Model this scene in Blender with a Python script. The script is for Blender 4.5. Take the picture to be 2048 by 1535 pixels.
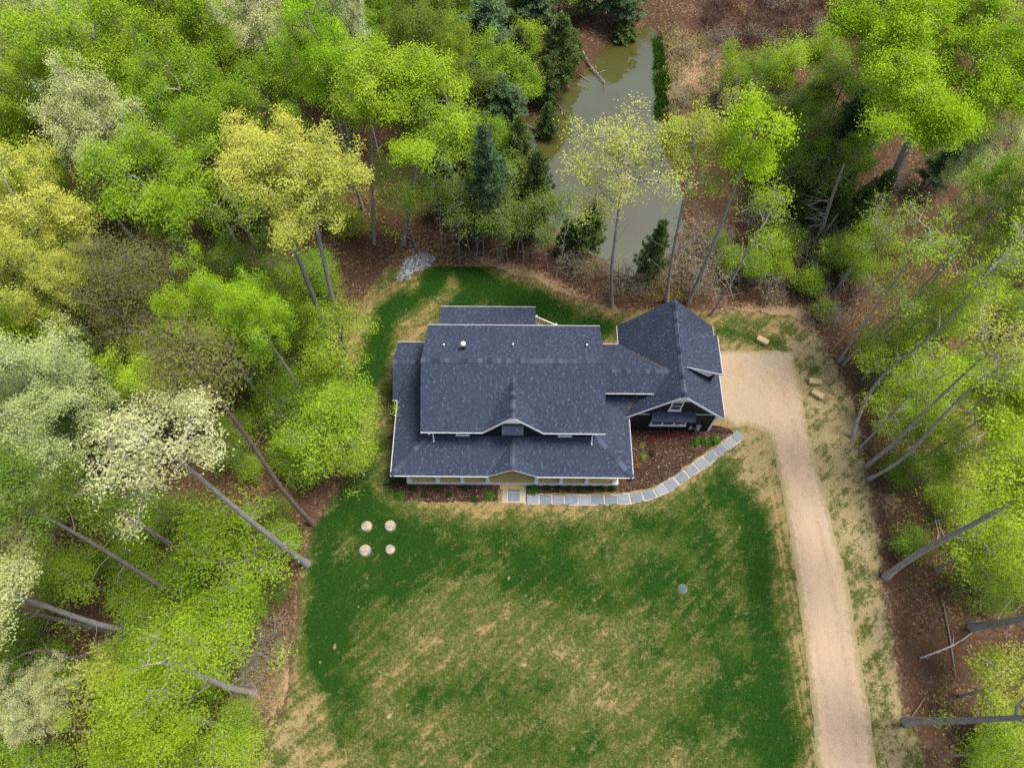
import bpy, math, random
import numpy as np

random.seed(7)
for _o in list(bpy.data.objects):
    bpy.data.objects.remove(_o)
S = bpy.context.scene
COL = S.collection
R = math.radians

# ------------------------------------------------------------------ camera
CAM_H, TILT, FPX = 46.0, R(26.3), 1421.0
cam_data = bpy.data.cameras.new('camera')
cam_data.sensor_width = 36.0
cam_data.lens = 36.0 * FPX / 2048.0
cam_data.clip_end = 3000
cam = bpy.data.objects.new('camera', cam_data)
COL.objects.link(cam)
cam.location = (0, 0, CAM_H)
cam.rotation_euler = (TILT, 0, 0)
S.camera = cam

# ------------------------------------------------------------------ sky, sun, exposure
SUN_EL, SUN_AZ = 70.0, 80.0          # azimuth measured from +Y (away from camera) towards +X
world = bpy.data.worlds.new('World')
S.world = world
world.use_nodes = True
wn = world.node_tree
sky = wn.nodes.new('ShaderNodeTexSky')
sky.sky_type = 'NISHITA'
sky.sun_disc = False
sky.sun_elevation = R(SUN_EL)
sky.sun_rotation = R(SUN_AZ)
sky.air_density = 1.0
sky.dust_density = 3.0
sky.ozone_density = 1.0
wn.nodes['Background'].inputs['Strength'].default_value = 0.098
wn.links.new(sky.outputs[0], wn.nodes['Background'].inputs['Color'])
sun_d = bpy.data.lights.new('sun', 'SUN')
sun_d.energy = 2.3
sun_d.angle = R(20)
sun_d.color = (1.0, 0.95, 0.87)
sun = bpy.data.objects.new('sun', sun_d)
COL.objects.link(sun)
sun.rotation_euler = (R(90 - SUN_EL), 0, R(180 - SUN_AZ))
S.view_settings.view_transform = 'Standard'
S.view_settings.look = 'None'
S.view_settings.exposure = 0.90
S.view_settings.gamma = 1.0
S.view_settings.use_curve_mapping = False
S.cycles.max_bounces = 5
S.cycles.diffuse_bounces = 3
S.cycles.glossy_bounces = 2
S.cycles.transmission_bounces = 2
S.cycles.use_denoising = False
S.cycles.use_adaptive_sampling = False
S.cycles.sample_clamp_indirect = 4.0
S.cycles.caustics_reflective = False
S.cycles.caustics_refractive = False

# ------------------------------------------------------------------ pixel <-> place
CT, ST = math.cos(TILT), math.sin(TILT)


def P(px, py, h=0.0):
    """world point at height h seen at photo pixel (2048 wide)"""
    t = (py - 767.5) / FPX
    z = (CAM_H - h) / (CT + t * ST)
    return np.array([(px - 1024) / FPX * z, z * (ST - t * CT), h])


def pix(x, y, h=0.0):
    d = CAM_H - h
    z = CT * d + ST * y
    yy = (CT * y - ST * d) / z
    return 1024 + FPX * x / z, 767.5 - FPX * yy


# ------------------------------------------------------------------ small helpers
def link(o, parent=None):
    COL.objects.link(o)
    if parent is not None:
        o.parent = parent
    return o


def tag(o, label=None, cat=None, group=None, kind=None):
    if label:
        o['label'] = label
    if cat:
        o['category'] = cat
    if group:
        o['group'] = group
    if kind:
        o['kind'] = kind
    return o


def empty(name, loc, rz=0.0):
    o = bpy.data.objects.new(name, None)
    o.empty_display_size = 0.3
    o.location = loc
    o.rotation_euler = (0, 0, rz)
    return link(o)


def fast_mesh(name, V, F, mats=None, attrs=None, smooth=False):
    """mesh from arrays; F is (m,k) with one face size"""
    V = np.ascontiguousarray(V, dtype=np.float32).reshape(-1, 3)
    F = np.ascontiguousarray(F, dtype=np.int32)
    m, k = F.shape
    me = bpy.data.meshes.new(name)
    me.vertices.add(len(V))
    me.vertices.foreach_set('co', V.ravel())
    me.loops.add(m * k)
    me.loops.foreach_set('vertex_index', F.ravel())
    me.polygons.add(m)
    me.polygons.foreach_set('loop_start', np.arange(0, m * k, k, dtype=np.int32))
    if smooth:
        me.polygons.foreach_set('use_smooth', np.ones(m, dtype=bool))
    me.update(calc_edges=True)
    for an, av in (attrs or {}).items():
        a = me.attributes.new(an, 'FLOAT', 'POINT')
        a.data.foreach_set('value', np.ascontiguousarray(av, dtype=np.float32))
    for mt in (mats or []):
        me.materials.append(mt)
    return me


class MB:
    """collects simple solids; build() links them as one mesh object"""

    def __init__(self):
        self.v, self.f, self.t = [], [], []

    def poly(self, pts, tint=0.5):
        n = len(self.v)
        self.v += [tuple(p) for p in pts]
        self.t += [tint] * len(pts)
        self.f.append(tuple(range(n, n + len(pts))))

    def solid(self, top, bottom, tint=0.5):
        """prism between two rings of equal length (top ring counter-clockwise from above)"""
        n = len(self.v)
        k = len(top)
        self.v += [tuple(p) for p in top] + [tuple(p) for p in bottom]
        self.t += [tint] * (2 * k)
        self.f.append(tuple(range(n, n + k)))
        self.f.append(tuple(range(n + 2 * k - 1, n + k - 1, -1)))
        for i in range(k):
            j = (i + 1) % k
            self.f.append((n + j, n + i, n + k + i, n + k + j))

    def box(self, x0, x1, y0, y1, z0, z1, tint=0.5):
        top = [(x0, y0, z1), (x1, y0, z1), (x1, y1, z1), (x0, y1, z1)]
        self.solid(top, [(a, b, z0) for a, b, c in top], tint)

    def bar(self, a, b, w, h, up=(0, 0, 1), tint=0.5):
        """rectangular bar from a to b"""
        a, b, up = np.array(a, float), np.array(b, float), np.array(up, float)
        d = b - a
        d = d / np.linalg.norm(d)
        s = np.cross(d, up)
        s = s / np.linalg.norm(s) * w / 2
        u = np.cross(s, d)
        u = u / np.linalg.norm(u) * h / 2
        self.solid([a - s + u, a + s + u, b + s + u, b - s + u], [a - s - u, a + s - u, b + s - u, b - s - u], tint)

    def tube(self, pts, r, k=8, tint=0.5, cap=True):
        pts = [np.array(p, float) for p in pts]
        rs = r if isinstance(r, (list, tuple)) else [r] * len(pts)
        n0 = len(self.v)
        for i, p in enumerate(pts):
            d = pts[min(i + 1, len(pts) - 1)] - pts[max(i - 1, 0)]
            d = d / (np.linalg.norm(d) + 1e-9)
            a = np.array([1, 0, 0]) if abs(d[0]) < 0.8 else np.array([0, 1, 0])
            u = np.cross(d, a)
            u /= np.linalg.norm(u)
            w = np.cross(d, u)
            for j in range(k):
                q = 2 * math.pi * j / k
                self.v.append(tuple(p + rs[i] * (math.cos(q) * u + math.sin(q) * w)))
                self.t.append(tint)
        for i in range(len(pts) - 1):
            for j in range(k):
                a, b = n0 + i * k + j, n0 + i * k + (j + 1) % k
                self.f.append((a, b, b + k, a + k))
        if cap:
            self.f.append(tuple(range(n0 + k - 1, n0 - 1, -1)))
            self.f.append(tuple(range(n0 + (len(pts) - 1) * k, n0 + len(pts) * k)))

    def mesh(self, name, mat, smooth=False):
        me = bpy.data.meshes.new(name)
        me.from_pydata(self.v, [], self.f)
        a = me.attributes.new('tint', 'FLOAT', 'POINT')
        a.data.foreach_set('value', np.array(self.t, dtype=np.float32))
        me.materials.append(mat)
        if smooth:
            me.polygons.foreach_set('use_smooth', np.ones(len(me.polygons), dtype=bool))
        me.update()
        return me

    def build(self, name, mat, parent=None, smooth=False):
        return link(bpy.data.objects.new(name, self.mesh(name, mat, smooth)), parent)


def vnoise(x, y, seed=0):
    """smooth value noise, numpy"""
    x, y = np.asarray(x, float), np.asarray(y, float)
    xi, yi = np.floor(x).astype(np.int64), np.floor(y).astype(np.int64)
    fx, fy = x - xi, y - yi
    fx, fy = fx * fx * (3 - 2 * fx), fy * fy * (3 - 2 * fy)

    def h(a, b):
        n = (a * 374761393 + b * 668265263 + seed * 974634777) & 0x7fffffff
        n = ((n ^ (n >> 13)) * 1274126177) & 0x7fffffff
        return ((n ^ (n >> 16)) & 0xffff) / 65535.0
    return (h(xi, yi) * (1 - fx) + h(xi + 1, yi) * fx) * (1 - fy) + (h(xi, yi + 1) * (1 - fx) + h(xi + 1, yi + 1) * fx) * fy


def fbm(x, y, seed=0, octv=4):
    s, a, t = 0, 0.5, 0
    for i in range(octv):
        s = s + a * vnoise(x * 2 ** i, y * 2 ** i, seed + i * 17)
        t += a
        a *= 0.55
    return s / t


def sdist(poly, x, y):
    """signed distance to a polygon, negative inside"""
    p = np.asarray(poly, float)
    x, y = np.asarray(x, float), np.asarray(y, float)
    d = np.full(x.shape, 1e18)
    ins = np.zeros(x.shape, bool)
    n = len(p)
    for i in range(n):
        a, b = p[i], p[(i + 1) % n]
        ex, ey = b - a
        wx, wy = x - a[0], y - a[1]
        t = np.clip((wx * ex + wy * ey) / (ex * ex + ey * ey + 1e-12), 0, 1)
        d = np.minimum(d, (wx - t * ex) ** 2 + (wy - t * ey) ** 2)
        c = ((a[1] <= y) & (b[1] > y)) | ((b[1] <= y) & (a[1] > y))
        with np.errstate(divide='ignore', invalid='ignore'):
            xx = a[0] + (y - a[1]) / (ey if ey != 0 else 1e-12) * ex
        ins ^= c & (x < xx)
    d = np.sqrt(d)
    return np.where(ins, -d, d)


def pdist(line, x, y):
    """distance to a polyline"""
    p = np.asarray(line, float)
    d = np.full(np.shape(x), 1e18)
    for a, b in zip(p[:-1], p[1:]):
        ex, ey = b - a
        wx, wy = x - a[0], y - a[1]
        t = np.clip((wx * ex + wy * ey) / (ex * ex + ey * ey + 1e-12), 0, 1)
        d = np.minimum(d, (wx - t * ex) ** 2 + (wy - t * ey) ** 2)
    return np.sqrt(d)


def smooth01(a, b, v):
    t = np.clip((v - a) / (b - a), 0, 1)
    return t * t * (3 - 2 * t)


# ------------------------------------------------------------------ materials
class NT:
    """short hand for building node trees"""

    def __init__(self, name, rough=0.8, spec=0.2):
        self.m = bpy.data.materials.new(name)
        self.m.use_nodes = True
        self.n, self.l = self.m.node_tree.nodes, self.m.node_tree.links
        self.b = self.n['Principled BSDF']
        self.b.inputs['Roughness'].default_value = rough
        self.b.inputs['Specular IOR Level'].default_value = spec
        self.out = self.n['Material Output']

    def node(self, t, **kw):
        q = self.n.new(t)
        for k, v in kw.items():
            setattr(q, k, v)
        return q

    def put(self, sock, v):
        if hasattr(v, 'is_output') or isinstance(v, bpy.types.NodeSocket):
            self.l.new(v, sock)
        else:
            sock.default_value = v

    def coord(self, kind='Object', scale=(1, 1, 1), rot=(0, 0, 0), first='scale'):
        tc = self.node('ShaderNodeTexCoord')
        mp = self.node('ShaderNodeMapping')
        if first == 'rot':
            mp.vector_type = 'TEXTURE'
            scale = tuple(1.0 / q for q in scale)
        mp.inputs['Scale'].default_value = scale
        mp.inputs['Rotation'].default_value = rot
        self.l.new(tc.outputs[kind], mp.inputs['Vector'])
        return mp.outputs[0]

    def noise(self, vec, scale, detail=4, rough=0.6, dist=0.0):
        q = self.node('ShaderNodeTexNoise')
        self.l.new(vec, q.inputs['Vector'])
        q.inputs['Scale'].default_value = scale
        q.inputs['Detail'].default_value = detail
        q.inputs['Roughness'].default_value = rough
        q.inputs['Distortion'].default_value = dist
        return q.outputs['Fac']

    def voronoi(self, vec, scale, out='Color', rnd=1.0):
        q = self.node('ShaderNodeTexVoronoi')
        self.l.new(vec, q.inputs['Vector'])
        q.inputs['Scale'].default_value = scale
        q.inputs['Randomness'].default_value = rnd
        return q.outputs[out]

    def ramp(self, fac, stops, interp='LINEAR'):
        q = self.node('ShaderNodeValToRGB')
        self.put(q.inputs['Fac'], fac)
        e = q.color_ramp.elements
        q.color_ramp.interpolation = interp
        while len(e) < len(stops):
            e.new(0.5)
        for i, (p, c) in enumerate(stops):
            e[i].position = p
            e[i].color = (*c, 1) if len(c) == 3 else c
        return q.outputs['Color']

    def mix(self, fac, a, b, mode='MIX'):
        q = self.node('ShaderNodeMix', data_type='RGBA', blend_type=mode)
        self.put(q.inputs[0], fac)
        for i, v in ((6, a), (7, b)):
            if isinstance(v, tuple) and len(v) == 3:
                v = (*v, 1)
            self.put(q.inputs[i], v)
        return q.outputs[2]

    def math(self, op, a, b=0.0, c=0.0, clamp=False):
        q = self.node('ShaderNodeMath', operation=op, use_clamp=clamp)
        self.put(q.inputs[0], a)
        self.put(q.inputs[1], b)
        self.put(q.inputs[2], c)
        return q.outputs[0]

    def step(self, v, lo, hi):
        q = self.node('ShaderNodeMapRange', interpolation_type='SMOOTHSTEP')
        self.put(q.inputs['Value'], v)
        q.inputs['From Min'].default_value = lo
        q.inputs['From Max'].default_value = hi
        return q.outputs[0]

    def attr(self, name):
        q = self.node('ShaderNodeAttribute', attribute_name=name)
        return q.outputs['Fac']

    def bump(self, h, strength=0.5, dist=0.05):
        q = self.node('ShaderNodeBump')
        q.inputs['Strength'].default_value = strength
        q.inputs['Distance'].default_value = dist
        self.l.new(h, q.inputs['Height'])
        self.l.new(q.outputs[0], self.b.inputs['Normal'])

    def color(self, c):
        if isinstance(c, tuple) and len(c) == 3:
            c = (*c, 1)
        self.put(self.b.inputs['Base Color'], c)
        return self.m

    def rgb_fac(self, c):
        q = self.node('ShaderNodeSeparateColor')
        self.l.new(c, q.inputs[0])
        return q.outputs[0], q.outputs[1], q.outputs[2]


M = {}


def litter_nodes(t, v):
    """brown leaf litter: leaf sized flakes in several browns, darker damp ground, a few pale leaves"""
    cell = t.voronoi(v, 9.0)
    r, g, b = t.rgb_fac(cell)
    base = t.ramp(r, [(0.0, (0.032, 0.018, 0.011)), (0.35, (0.070, 0.039, 0.023)), (0.7, (0.120, 0.070, 0.042)), (0.93, (0.19, 0.12, 0.072)), (1.0, (0.33, 0.23, 0.14))])
    big = t.noise(v, 0.35, 5, 0.6)
    base = t.mix(t.step(big, 0.40, 0.66), base, (0.066, 0.035, 0.022))
    fine = t.noise(v, 30.0, 3, 0.7)
    base = t.mix(t.math('MULTIPLY', t.step(fine, 0.35, 0.75), 0.35), base, (0.24, 0.145, 0.085))
    return base, r


def make_materials():
    # flat painted / built things
    t = NT('white_trim', 0.45, 0.4)
    v = t.coord()
    M['white'] = t.color(t.mix(t.step(t.noise(v, 3.0, 5), 0.45, 0.8), (0.80, 0.80, 0.79), (0.70, 0.70, 0.68)))
    t = NT('black_siding', 0.55, 0.3)
    v = t.coord()
    M['black'] = t.color(t.mix(t.noise(v, 2.0, 5), (0.0075, 0.0085, 0.010), (0.015, 0.0165, 0.0195)))
    # shingles: tone per tab plus granules
    for nm, use_obj in (('shingle', False), ('shingle_cap', True)):
        t = NT(nm, 0.95, 0.06)
        v = t.coord()
        if use_obj:
            tone = t.node('ShaderNodeObjectInfo').outputs['Random']
        else:
            tone = t.attr('tint')
        c = t.ramp(tone, [(0.0, (0.033, 0.043, 0.066)), (0.45, (0.052, 0.066, 0.100)), (0.8, (0.075, 0.094, 0.136)), (1.0, (0.106, 0.127, 0.174))])
        if use_obj:
            c = t.ramp(tone, [(0.0, (0.032, 0.042, 0.063)), (0.5, (0.066, 0.084, 0.122)), (1.0, (0.098, 0.118, 0.160))])
        gr = t.noise(v, 55.0, 2, 0.8)
        c = t.mix(t.math('MULTIPLY', t.step(gr, 0.5, 0.8), 0.35), c, (0.085, 0.100, 0.140))
        wide = t.noise(v, 0.6, 4)
        c = t.mix(t.math('MULTIPLY', t.step(wide, 0.42, 0.7), 0.16), c, (0.050, 0.055, 0.062))
        dust = t.noise(v, 4.0, 6, 0.75)
        c = t.mix(t.math('MULTIPLY', t.step(dust, 0.60, 0.8), 0.18), c, (0.16, 0.13, 0.10))
        t.bump(gr, 0.4, 0.01)
        M[nm] = t.color(c)
    # treated lumber
    t = NT('treated_lumber', 0.7, 0.2)
    v = t.coord(scale=(0.6, 9, 4))
    ob = t.node('ShaderNodeObjectInfo').outputs['Random']
    g = t.noise(v, 3.0, 6, 0.65, 0.4)
    c = t.ramp(g, [(0.25, (0.54, 0.37, 0.11)), (0.55, (0.70, 0.51, 0.18)), (0.8, (0.78, 0.60, 0.26))])
    M['lumber'] = t.color(t.mix(t.math('MULTIPLY', ob, 0.35), c, (0.64, 0.46, 0.17)))
    t = NT('window_glass', 0.06, 0.6)
    M['glass'] = t.color((0.03, 0.042, 0.045))
    t = NT('galvanised_metal', 0.4, 0.5)
    t.b.inputs['Metallic'].default_value = 0.5
    M['metal'] = t.color((0.42, 0.44, 0.46))
    t = NT('black_plastic', 0.5, 0.3)
    M['plastic'] = t.color((0.012, 0.012, 0.013))
    t = NT('valley_metal', 0.6, 0.3)
    v = t.coord()
    M['valley'] = t.color(t.mix(t.step(t.noise(v, 7, 4), 0.42, 0.6), (0.05, 0.05, 0.06), (0.30, 0.17, 0.085)))
    t = NT('warm_lamp_glow', 0.6)
    M['lampglass'] = t.color((0.75, 0.30, 0.10))
    # stone pavers
    t = NT('bluestone', 0.75, 0.25)
    v = t.coord()
    ob = t.node('ShaderNodeObjectInfo').outputs['Random']
    c = t.ramp(ob, [(0.0, (0.15, 0.18, 0.215)), (0.5, (0.195, 0.225, 0.265)), (0.85, (0.25, 0.275, 0.30)), (0.94, (0.28, 0.26, 0.225))])
    n1 = t.noise(v, 5.0, 6, 0.7, 0.6)
    c = t.mix(t.math('MULTIPLY', t.step(n1, 0.45, 0.75), 0.45), c, (0.36, 0.37, 0.37))
    t.bump(n1, 0.3, 0.02)
    M['stone'] = t.color(c)
    t = NT('tan_stone', 0.8)
    v = t.coord()
    M['tanstone'] = t.color(t.mix(t.noise(v, 4, 5), (0.36, 0.28, 0.20), (0.46, 0.40, 0.33)))
    t = NT('stone_dust', 0.95, 0.1)
    v = t.coord()
    n1 = t.noise(v, 14.0, 4, 0.7)
    M['dust'] = t.color(t.ramp(n1, [(0.3, (0.36, 0.30, 0.235)), (0.6, (0.52, 0.45, 0.36)), (0.8, (0.62, 0.56, 0.46))]))
    # mulch
    t = NT('mulch', 0.95, 0.1)
    v = t.coord()
    r, g, b = t.rgb_fac(t.voronoi(t.coord(scale=(1, 1.7, 1)), 13.0))
    c = t.ramp(r, [(0.0, (0.024, 0.013, 0.009)), (0.5, (0.055, 0.030, 0.021)), (0.9, (0.100, 0.057, 0.040)), (0.97, (0.26, 0.165, 0.11)), (1.0, (0.42, 0.32, 0.23))])
    c = t.mix(t.math('MULTIPLY', t.step(t.noise(v, 0.9, 5), 0.45, 0.7), 0.35), c, (0.15, 0.095, 0.062))
    t.bump(r, 0.8, 0.04)
    M['mulch'] = t.color(c)
    # driveway
    t = NT('driveway_gravel', 0.95, 0.1)
    v = t.coord()
    fine = t.math('ADD', t.math('MULTIPLY', t.noise(v, 22.0, 4, 0.8), .45), t.math('MULTIPLY', t.noise(v, 5.5, 5, 0.85), .55))
    c = t.ramp(fine, [(0.28, (0.30, 0.215, 0.135)), (0.5, (0.45, 0.335, 0.22)), (0.72, (0.59, 0.46, 0.32))])
    streak = t.noise(t.coord(scale=(1.6, 0.06, 1), rot=(0, 0, R(-7))), 1.6, 5, 0.6)
    c = t.mix(t.math('MULTIPLY', t.step(streak, 0.45, 0.72), 0.55), c, (0.49, 0.355, 0.23))
    pale = t.noise(v, 0.22, 5, 0.6)
    c = t.mix(t.math('MULTIPLY', t.step(pale, 0.48, 0.66), 0.5), c, (0.42, 0.345, 0.245))
    cell = t.voronoi(v, 5.0)
    r, g, b = t.rgb_fac(cell)
    speck = t.step(t.noise(v, 7.0, 2, 0.5), 0.66, 0.74)
    c = t.mix(t.math('MULTIPLY', speck, t.math('MULTIPLY', r, 0.5)), c, (0.20, 0.14, 0.085))
    tr = t.math('MULTIPLY', t.attr('track'), t.step(t.noise(t.coord(scale=(1, .3, 1)), 1.3, 5, .7), .25, .7))
    c = t.mix(t.math('MULTIPLY', tr, 0.65), c, (0.54, 0.385, 0.255))
    c = t.mix(t.math('MULTIPLY', t.attr('rut'), t.math('MULTIPLY', t.step(t.noise(v, 2.5, 5, .75), .4, .7), .6)), c, (0.30, 0.20, 0.125))
    # thin straw and crushed stone along the border
    e = t.attr('edge')
    m = t.step(t.math('ADD', t.math('MULTIPLY', e, 1.0), t.math('MULTIPLY', t.math('SUBTRACT', t.noise(v, 3.2, 6, 0.8), 0.5), 2.4)), 0.42, 0.72)
    c = t.mix(m, c, (0.33, 0.265, 0.14))
    t.bump(fine, 0.5, 0.03)
    M['drive'] = t.color(c)
    # grey gravel
    t = NT('grey_gravel', 0.9, 0.2)
    v = t.coord()
    r, g, b = t.rgb_fac(t.voronoi(v, 9.0))
    c = t.ramp(r, [(0.0, (0.07, 0.07, 0.075)), (0.5, (0.20, 0.205, 0.22)), (1.0, (0.42, 0.42, 0.43))])
    t.bump(r, 0.8, 0.06)
    M['gravel'] = t.color(c)
    # leaf litter ground
    t = NT('leaf_litter', 0.95, 0.1)
    v = t.coord()
    c, h = litter_nodes(t, v)
    gm = t.attr('green')
    gn = t.noise(v, 2.2, 6, 0.75)
    gf = t.step(t.math('ADD', t.math('MULTIPLY', gm, 0.6), t.math('MULTIPLY', t.math('SUBTRACT', gn, 0.5), 1.6)), 0.40, 0.95)
    gc = t.ramp(t.noise(v, 14.0, 3, 0.8), [(0.3, (0.025, 0.060, 0.010)), (0.7, (0.10, 0.20, 0.022))])
    c = t.mix(t.math('MULTIPLY', gf, 0.85), c, gc)
    dm = t.attr('dry')
    df = t.step(t.math('ADD', dm, t.math('MULTIPLY', t.math('SUBTRACT', t.noise(v, 4.0, 6, 0.75), 0.5), 1.3)), 0.45, 0.75)
    dc = t.ramp(t.noise(v, 18.0, 3, 0.8), [(0.3, (0.26, 0.16, 0.085)), (0.7, (0.48, 0.34, 0.20))])
    c = t.mix(df, c, dc)
    t.bump(h, 0.8, 0.07)
    M['litter'] = t.color(c)
    # lawn with straw showing through
    t = NT('seeded_lawn', 0.95, 0.1)
    v = t.coord()
    c_l, h = litter_nodes(t, v)
    sn = t.noise(t.coord(scale=(1, 1, 1)), 24.0, 4, 0.85)
    straw = t.ramp(sn, [(0.25, (0.13, 0.085, 0.034)), (0.48, (0.30, 0.21, 0.085)), (0.75, (0.47, 0.35, 0.17))])
    palev = t.attr('pale')
    pn = t.ramp(sn, [(0.25, (0.18, 0.135, 0.062)), (0.5, (0.37, 0.29, 0.145)), (0.75, (0.54, 0.44, 0.25))])
    straw = t.mix(palev, straw, pn)
    gn = t.noise(v, 8.0, 5, 0.85)
    hue = t.math('SUBTRACT', t.noise(v, 0.5, 5, 0.6), t.math('MULTIPLY', t.math('SUBTRACT', t.attr('grass'), 0.75), 0.45))
    gd = t.ramp(gn, [(0.25, (0.005, 0.025, 0.003)), (0.5, (0.013, 0.055, 0.005)), (0.78, (0.040, 0.100, 0.012))])
    gy = t.ramp(gn, [(0.25, (0.018, 0.038, 0.004)), (0.5, (0.045, 0.085, 0.009)), (0.78, (0.105, 0.145, 0.024))])
    grass = t.mix(t.step(hue, 0.42, 0.62), gd, gy)
    # blotchy cover: large painted field + seed-row streaks + fine breakup
    gatt = t.attr('grass')
    st1 = t.noise(t.coord(scale=(1.0, 0.10, 1), rot=(0, 0, R(-48)), first='rot'), 2.2, 4, 0.65)
    st2 = t.noise(t.coord(scale=(1.0, 0.13, 1), rot=(0, 0, R(-80)), first='rot'), 1.7, 4, 0.6)
    med = t.noise(v, 0.8, 6, 0.75, 0.4)
    fin = t.noise(v, 9.0, 4, 0.85)
    mid = t.noise(v, 2.4, 5, 0.75, 0.6)
    cov = gatt
    for nz, am in ((med, 1.7), (mid, 1.5), (st1, 1.5), (st2, .7), (fin, 1.7)):
        cov = t.math('ADD', cov, t.math('MULTIPLY', t.math('SUBTRACT', nz, 0.5), am))
    st3 = t.noise(t.coord(scale=(2.6, 0.05, 1), rot=(0, 0, R(2)), first='rot'), 1.6, 4, 0.6)
    cov = t.math('ADD', cov, t.math('MULTIPLY', t.math('MULTIPLY', t.math('SUBTRACT', st3, 0.5), 2.2), t.attr('rows')))
    # thin young grass over straw lies between open straw and dense grass
    tn = t.noise(v, 7.0, 5, 0.85)
    thin = t.ramp(tn, [(0.30, (0.018, 0.050, 0.006)), (0.46, (0.060, 0.086, 0.016)), (0.57, (0.145, 0.145, 0.042)), (0.73, (0.36, 0.30, 0.14))])
    c = t.mix(t.math('MULTIPLY', t.step(cov, -0.10, 0.34), 0.97), straw, thin)
    c = t.mix(t.math('MULTIPLY', t.step(cov, 0.42, 0.80), 0.97), c, grass)
    latt = t.attr('litter')
    lf = t.step(t.math('ADD', latt, t.math('MULTIPLY', t.math('SUBTRACT', t.noise(v, 3.0, 6, 0.75), 0.5), 1.2)), 0.4, 0.7)
    c = t.mix(lf, c, c_l)
    batt = t.attr('bare')
    c = t.mix(t.math('MULTIPLY', t.step(t.math('ADD', batt, t.math('MULTIPLY', t.math('SUBTRACT', fin, 0.5), 1.0)), 0.45, 0.75), 0.85), c, (0.50, 0.38, 0.22))
    t.bump(t.math('ADD', gn, sn), 0.6, 0.06)
    M['lawn'] = t.color(c)
    # pond
    t = NT('pond_water', 0.03, 1.0)
    v = t.coord()
    t.b.inputs['IOR'].default_value = 1.78
    n1 = t.noise(v, 0.16, 4, 0.5)
    c = t.ramp(n1, [(0.3, (0.072, 0.068, 0.012)), (0.7, (0.088, 0.092, 0.030))])
    t.bump(t.noise(v, 1.5, 3, 0.5), 0.03, 0.03)
    M['water'] = t.color(c)
    t = NT('straw_bale', 0.95, 0.1)
    v = t.coord(scale=(1, 1, 6))
    n1 = t.noise(v, 22, 4, 0.8)
    t.bump(n1, 0.8, 0.03)
    M['bale'] = t.color(t.ramp(n1, [(0.25, (0.24, 0.17, 0.075)), (0.5, (0.50, 0.39, 0.20)), (0.8, (0.68, 0.56, 0.34))]))
    t = NT('lid_plastic', 0.5, 0.3)
    v = t.coord()
    M['lid'] = t.color(t.mix(t.step(t.noise(v, 2.6, 3), 0.45, 0.58), (0.43, 0.33, 0.21), (0.17, 0.22, 0.22)))
    t = NT('blue_lid', 0.75, 0.15)
    M['bluelid'] = t.color(t.mix(t.step(t.noise(t.coord(), 7.0, 5, .8), .45, .7), (0.055, 0.105, 0.145), (0.16, 0.17, 0.16)))
    t = NT('roof_underlay', 0.95, 0.05)
    M['underlay'] = t.color((0.02, 0.025, 0.04))
    t = NT('bare_soil', 0.95)
    v = t.coord()
    M['soil'] = t.color(t.ramp(t.noise(v, 12, 5), [(0.3, (0.16, 0.11, 0.055)), (0.7, (0.34, 0.25, 0.13))]))
    # bark
    for nm, a, b in (('bark_grey', (0.24, 0.21, 0.185), (0.54, 0.49, 0.44)), ('bark_brown', (0.15, 0.12, 0.10), (0.36, 0.30, 0.26)),
                     ('bark_pale', (0.25, 0.225, 0.20), (0.50, 0.46, 0.42)), ('bark_red', (0.14, 0.090, 0.072), (0.32, 0.23, 0.19)),
                     ('bark_dead', (0.20, 0.165, 0.13), (0.42, 0.36, 0.30))):
        t = NT(nm, 0.9, 0.15)
        v = t.coord(scale=(1, 1, 0.25))
        n1 = t.noise(v, 9.0, 5, 0.7)
        t.bump(n1, 0.7, 0.04)
        c = t.ramp(n1, [(0.3, a), (0.7, b)])
        lich = t.noise(t.coord(), 1.6, 5, 0.7)
        c = t.mix(t.math('MULTIPLY', t.step(lich, 0.5, 0.7), 0.3), c, (0.26, 0.26, 0.21))
        M[nm] = t.color(c)


def leaf_mat(name, dark, mid, light, trans=0.22, var=0.25, rough=0.6):
    t = NT(name)
    t.n.remove(t.b)
    tint = t.attr('tint')
    c = t.ramp(tint, [(0.0, dark), (0.5, mid), (1.0, light)])
    oi = t.node('ShaderNodeObjectInfo')
    hs = t.node('ShaderNodeHueSaturation')
    rr = oi.outputs['Random']
    t.l.new(t.math('ADD', 0.5 - 0.009, t.math('MULTIPLY', rr, 0.018)), hs.inputs['Hue'])
    t.l.new(t.math('ADD', 1 - var / 2, t.math('MULTIPLY', t.math('FRACT', t.math('MULTIPLY', rr, 7.31)), var)), hs.inputs['Value'])
    t.l.new(c, hs.inputs['Color'])
    d = t.node('ShaderNodeBsdfDiffuse')
    tr = t.node('ShaderNodeBsdfTranslucent')
    t.l.new(hs.outputs[0], d.inputs['Color'])
    t.l.new(hs.outputs[0], tr.inputs['Color'])
    mx = t.node('ShaderNodeMixShader')
    mx.inputs[0].default_value = trans
    t.l.new(d.outputs[0], mx.inputs[1])
    t.l.new(tr.outputs[0], mx.inputs[2])
    t.l.new(mx.outputs[0], t.out.inputs['Surface'])
    M[name] = t.m
    return t.m


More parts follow.
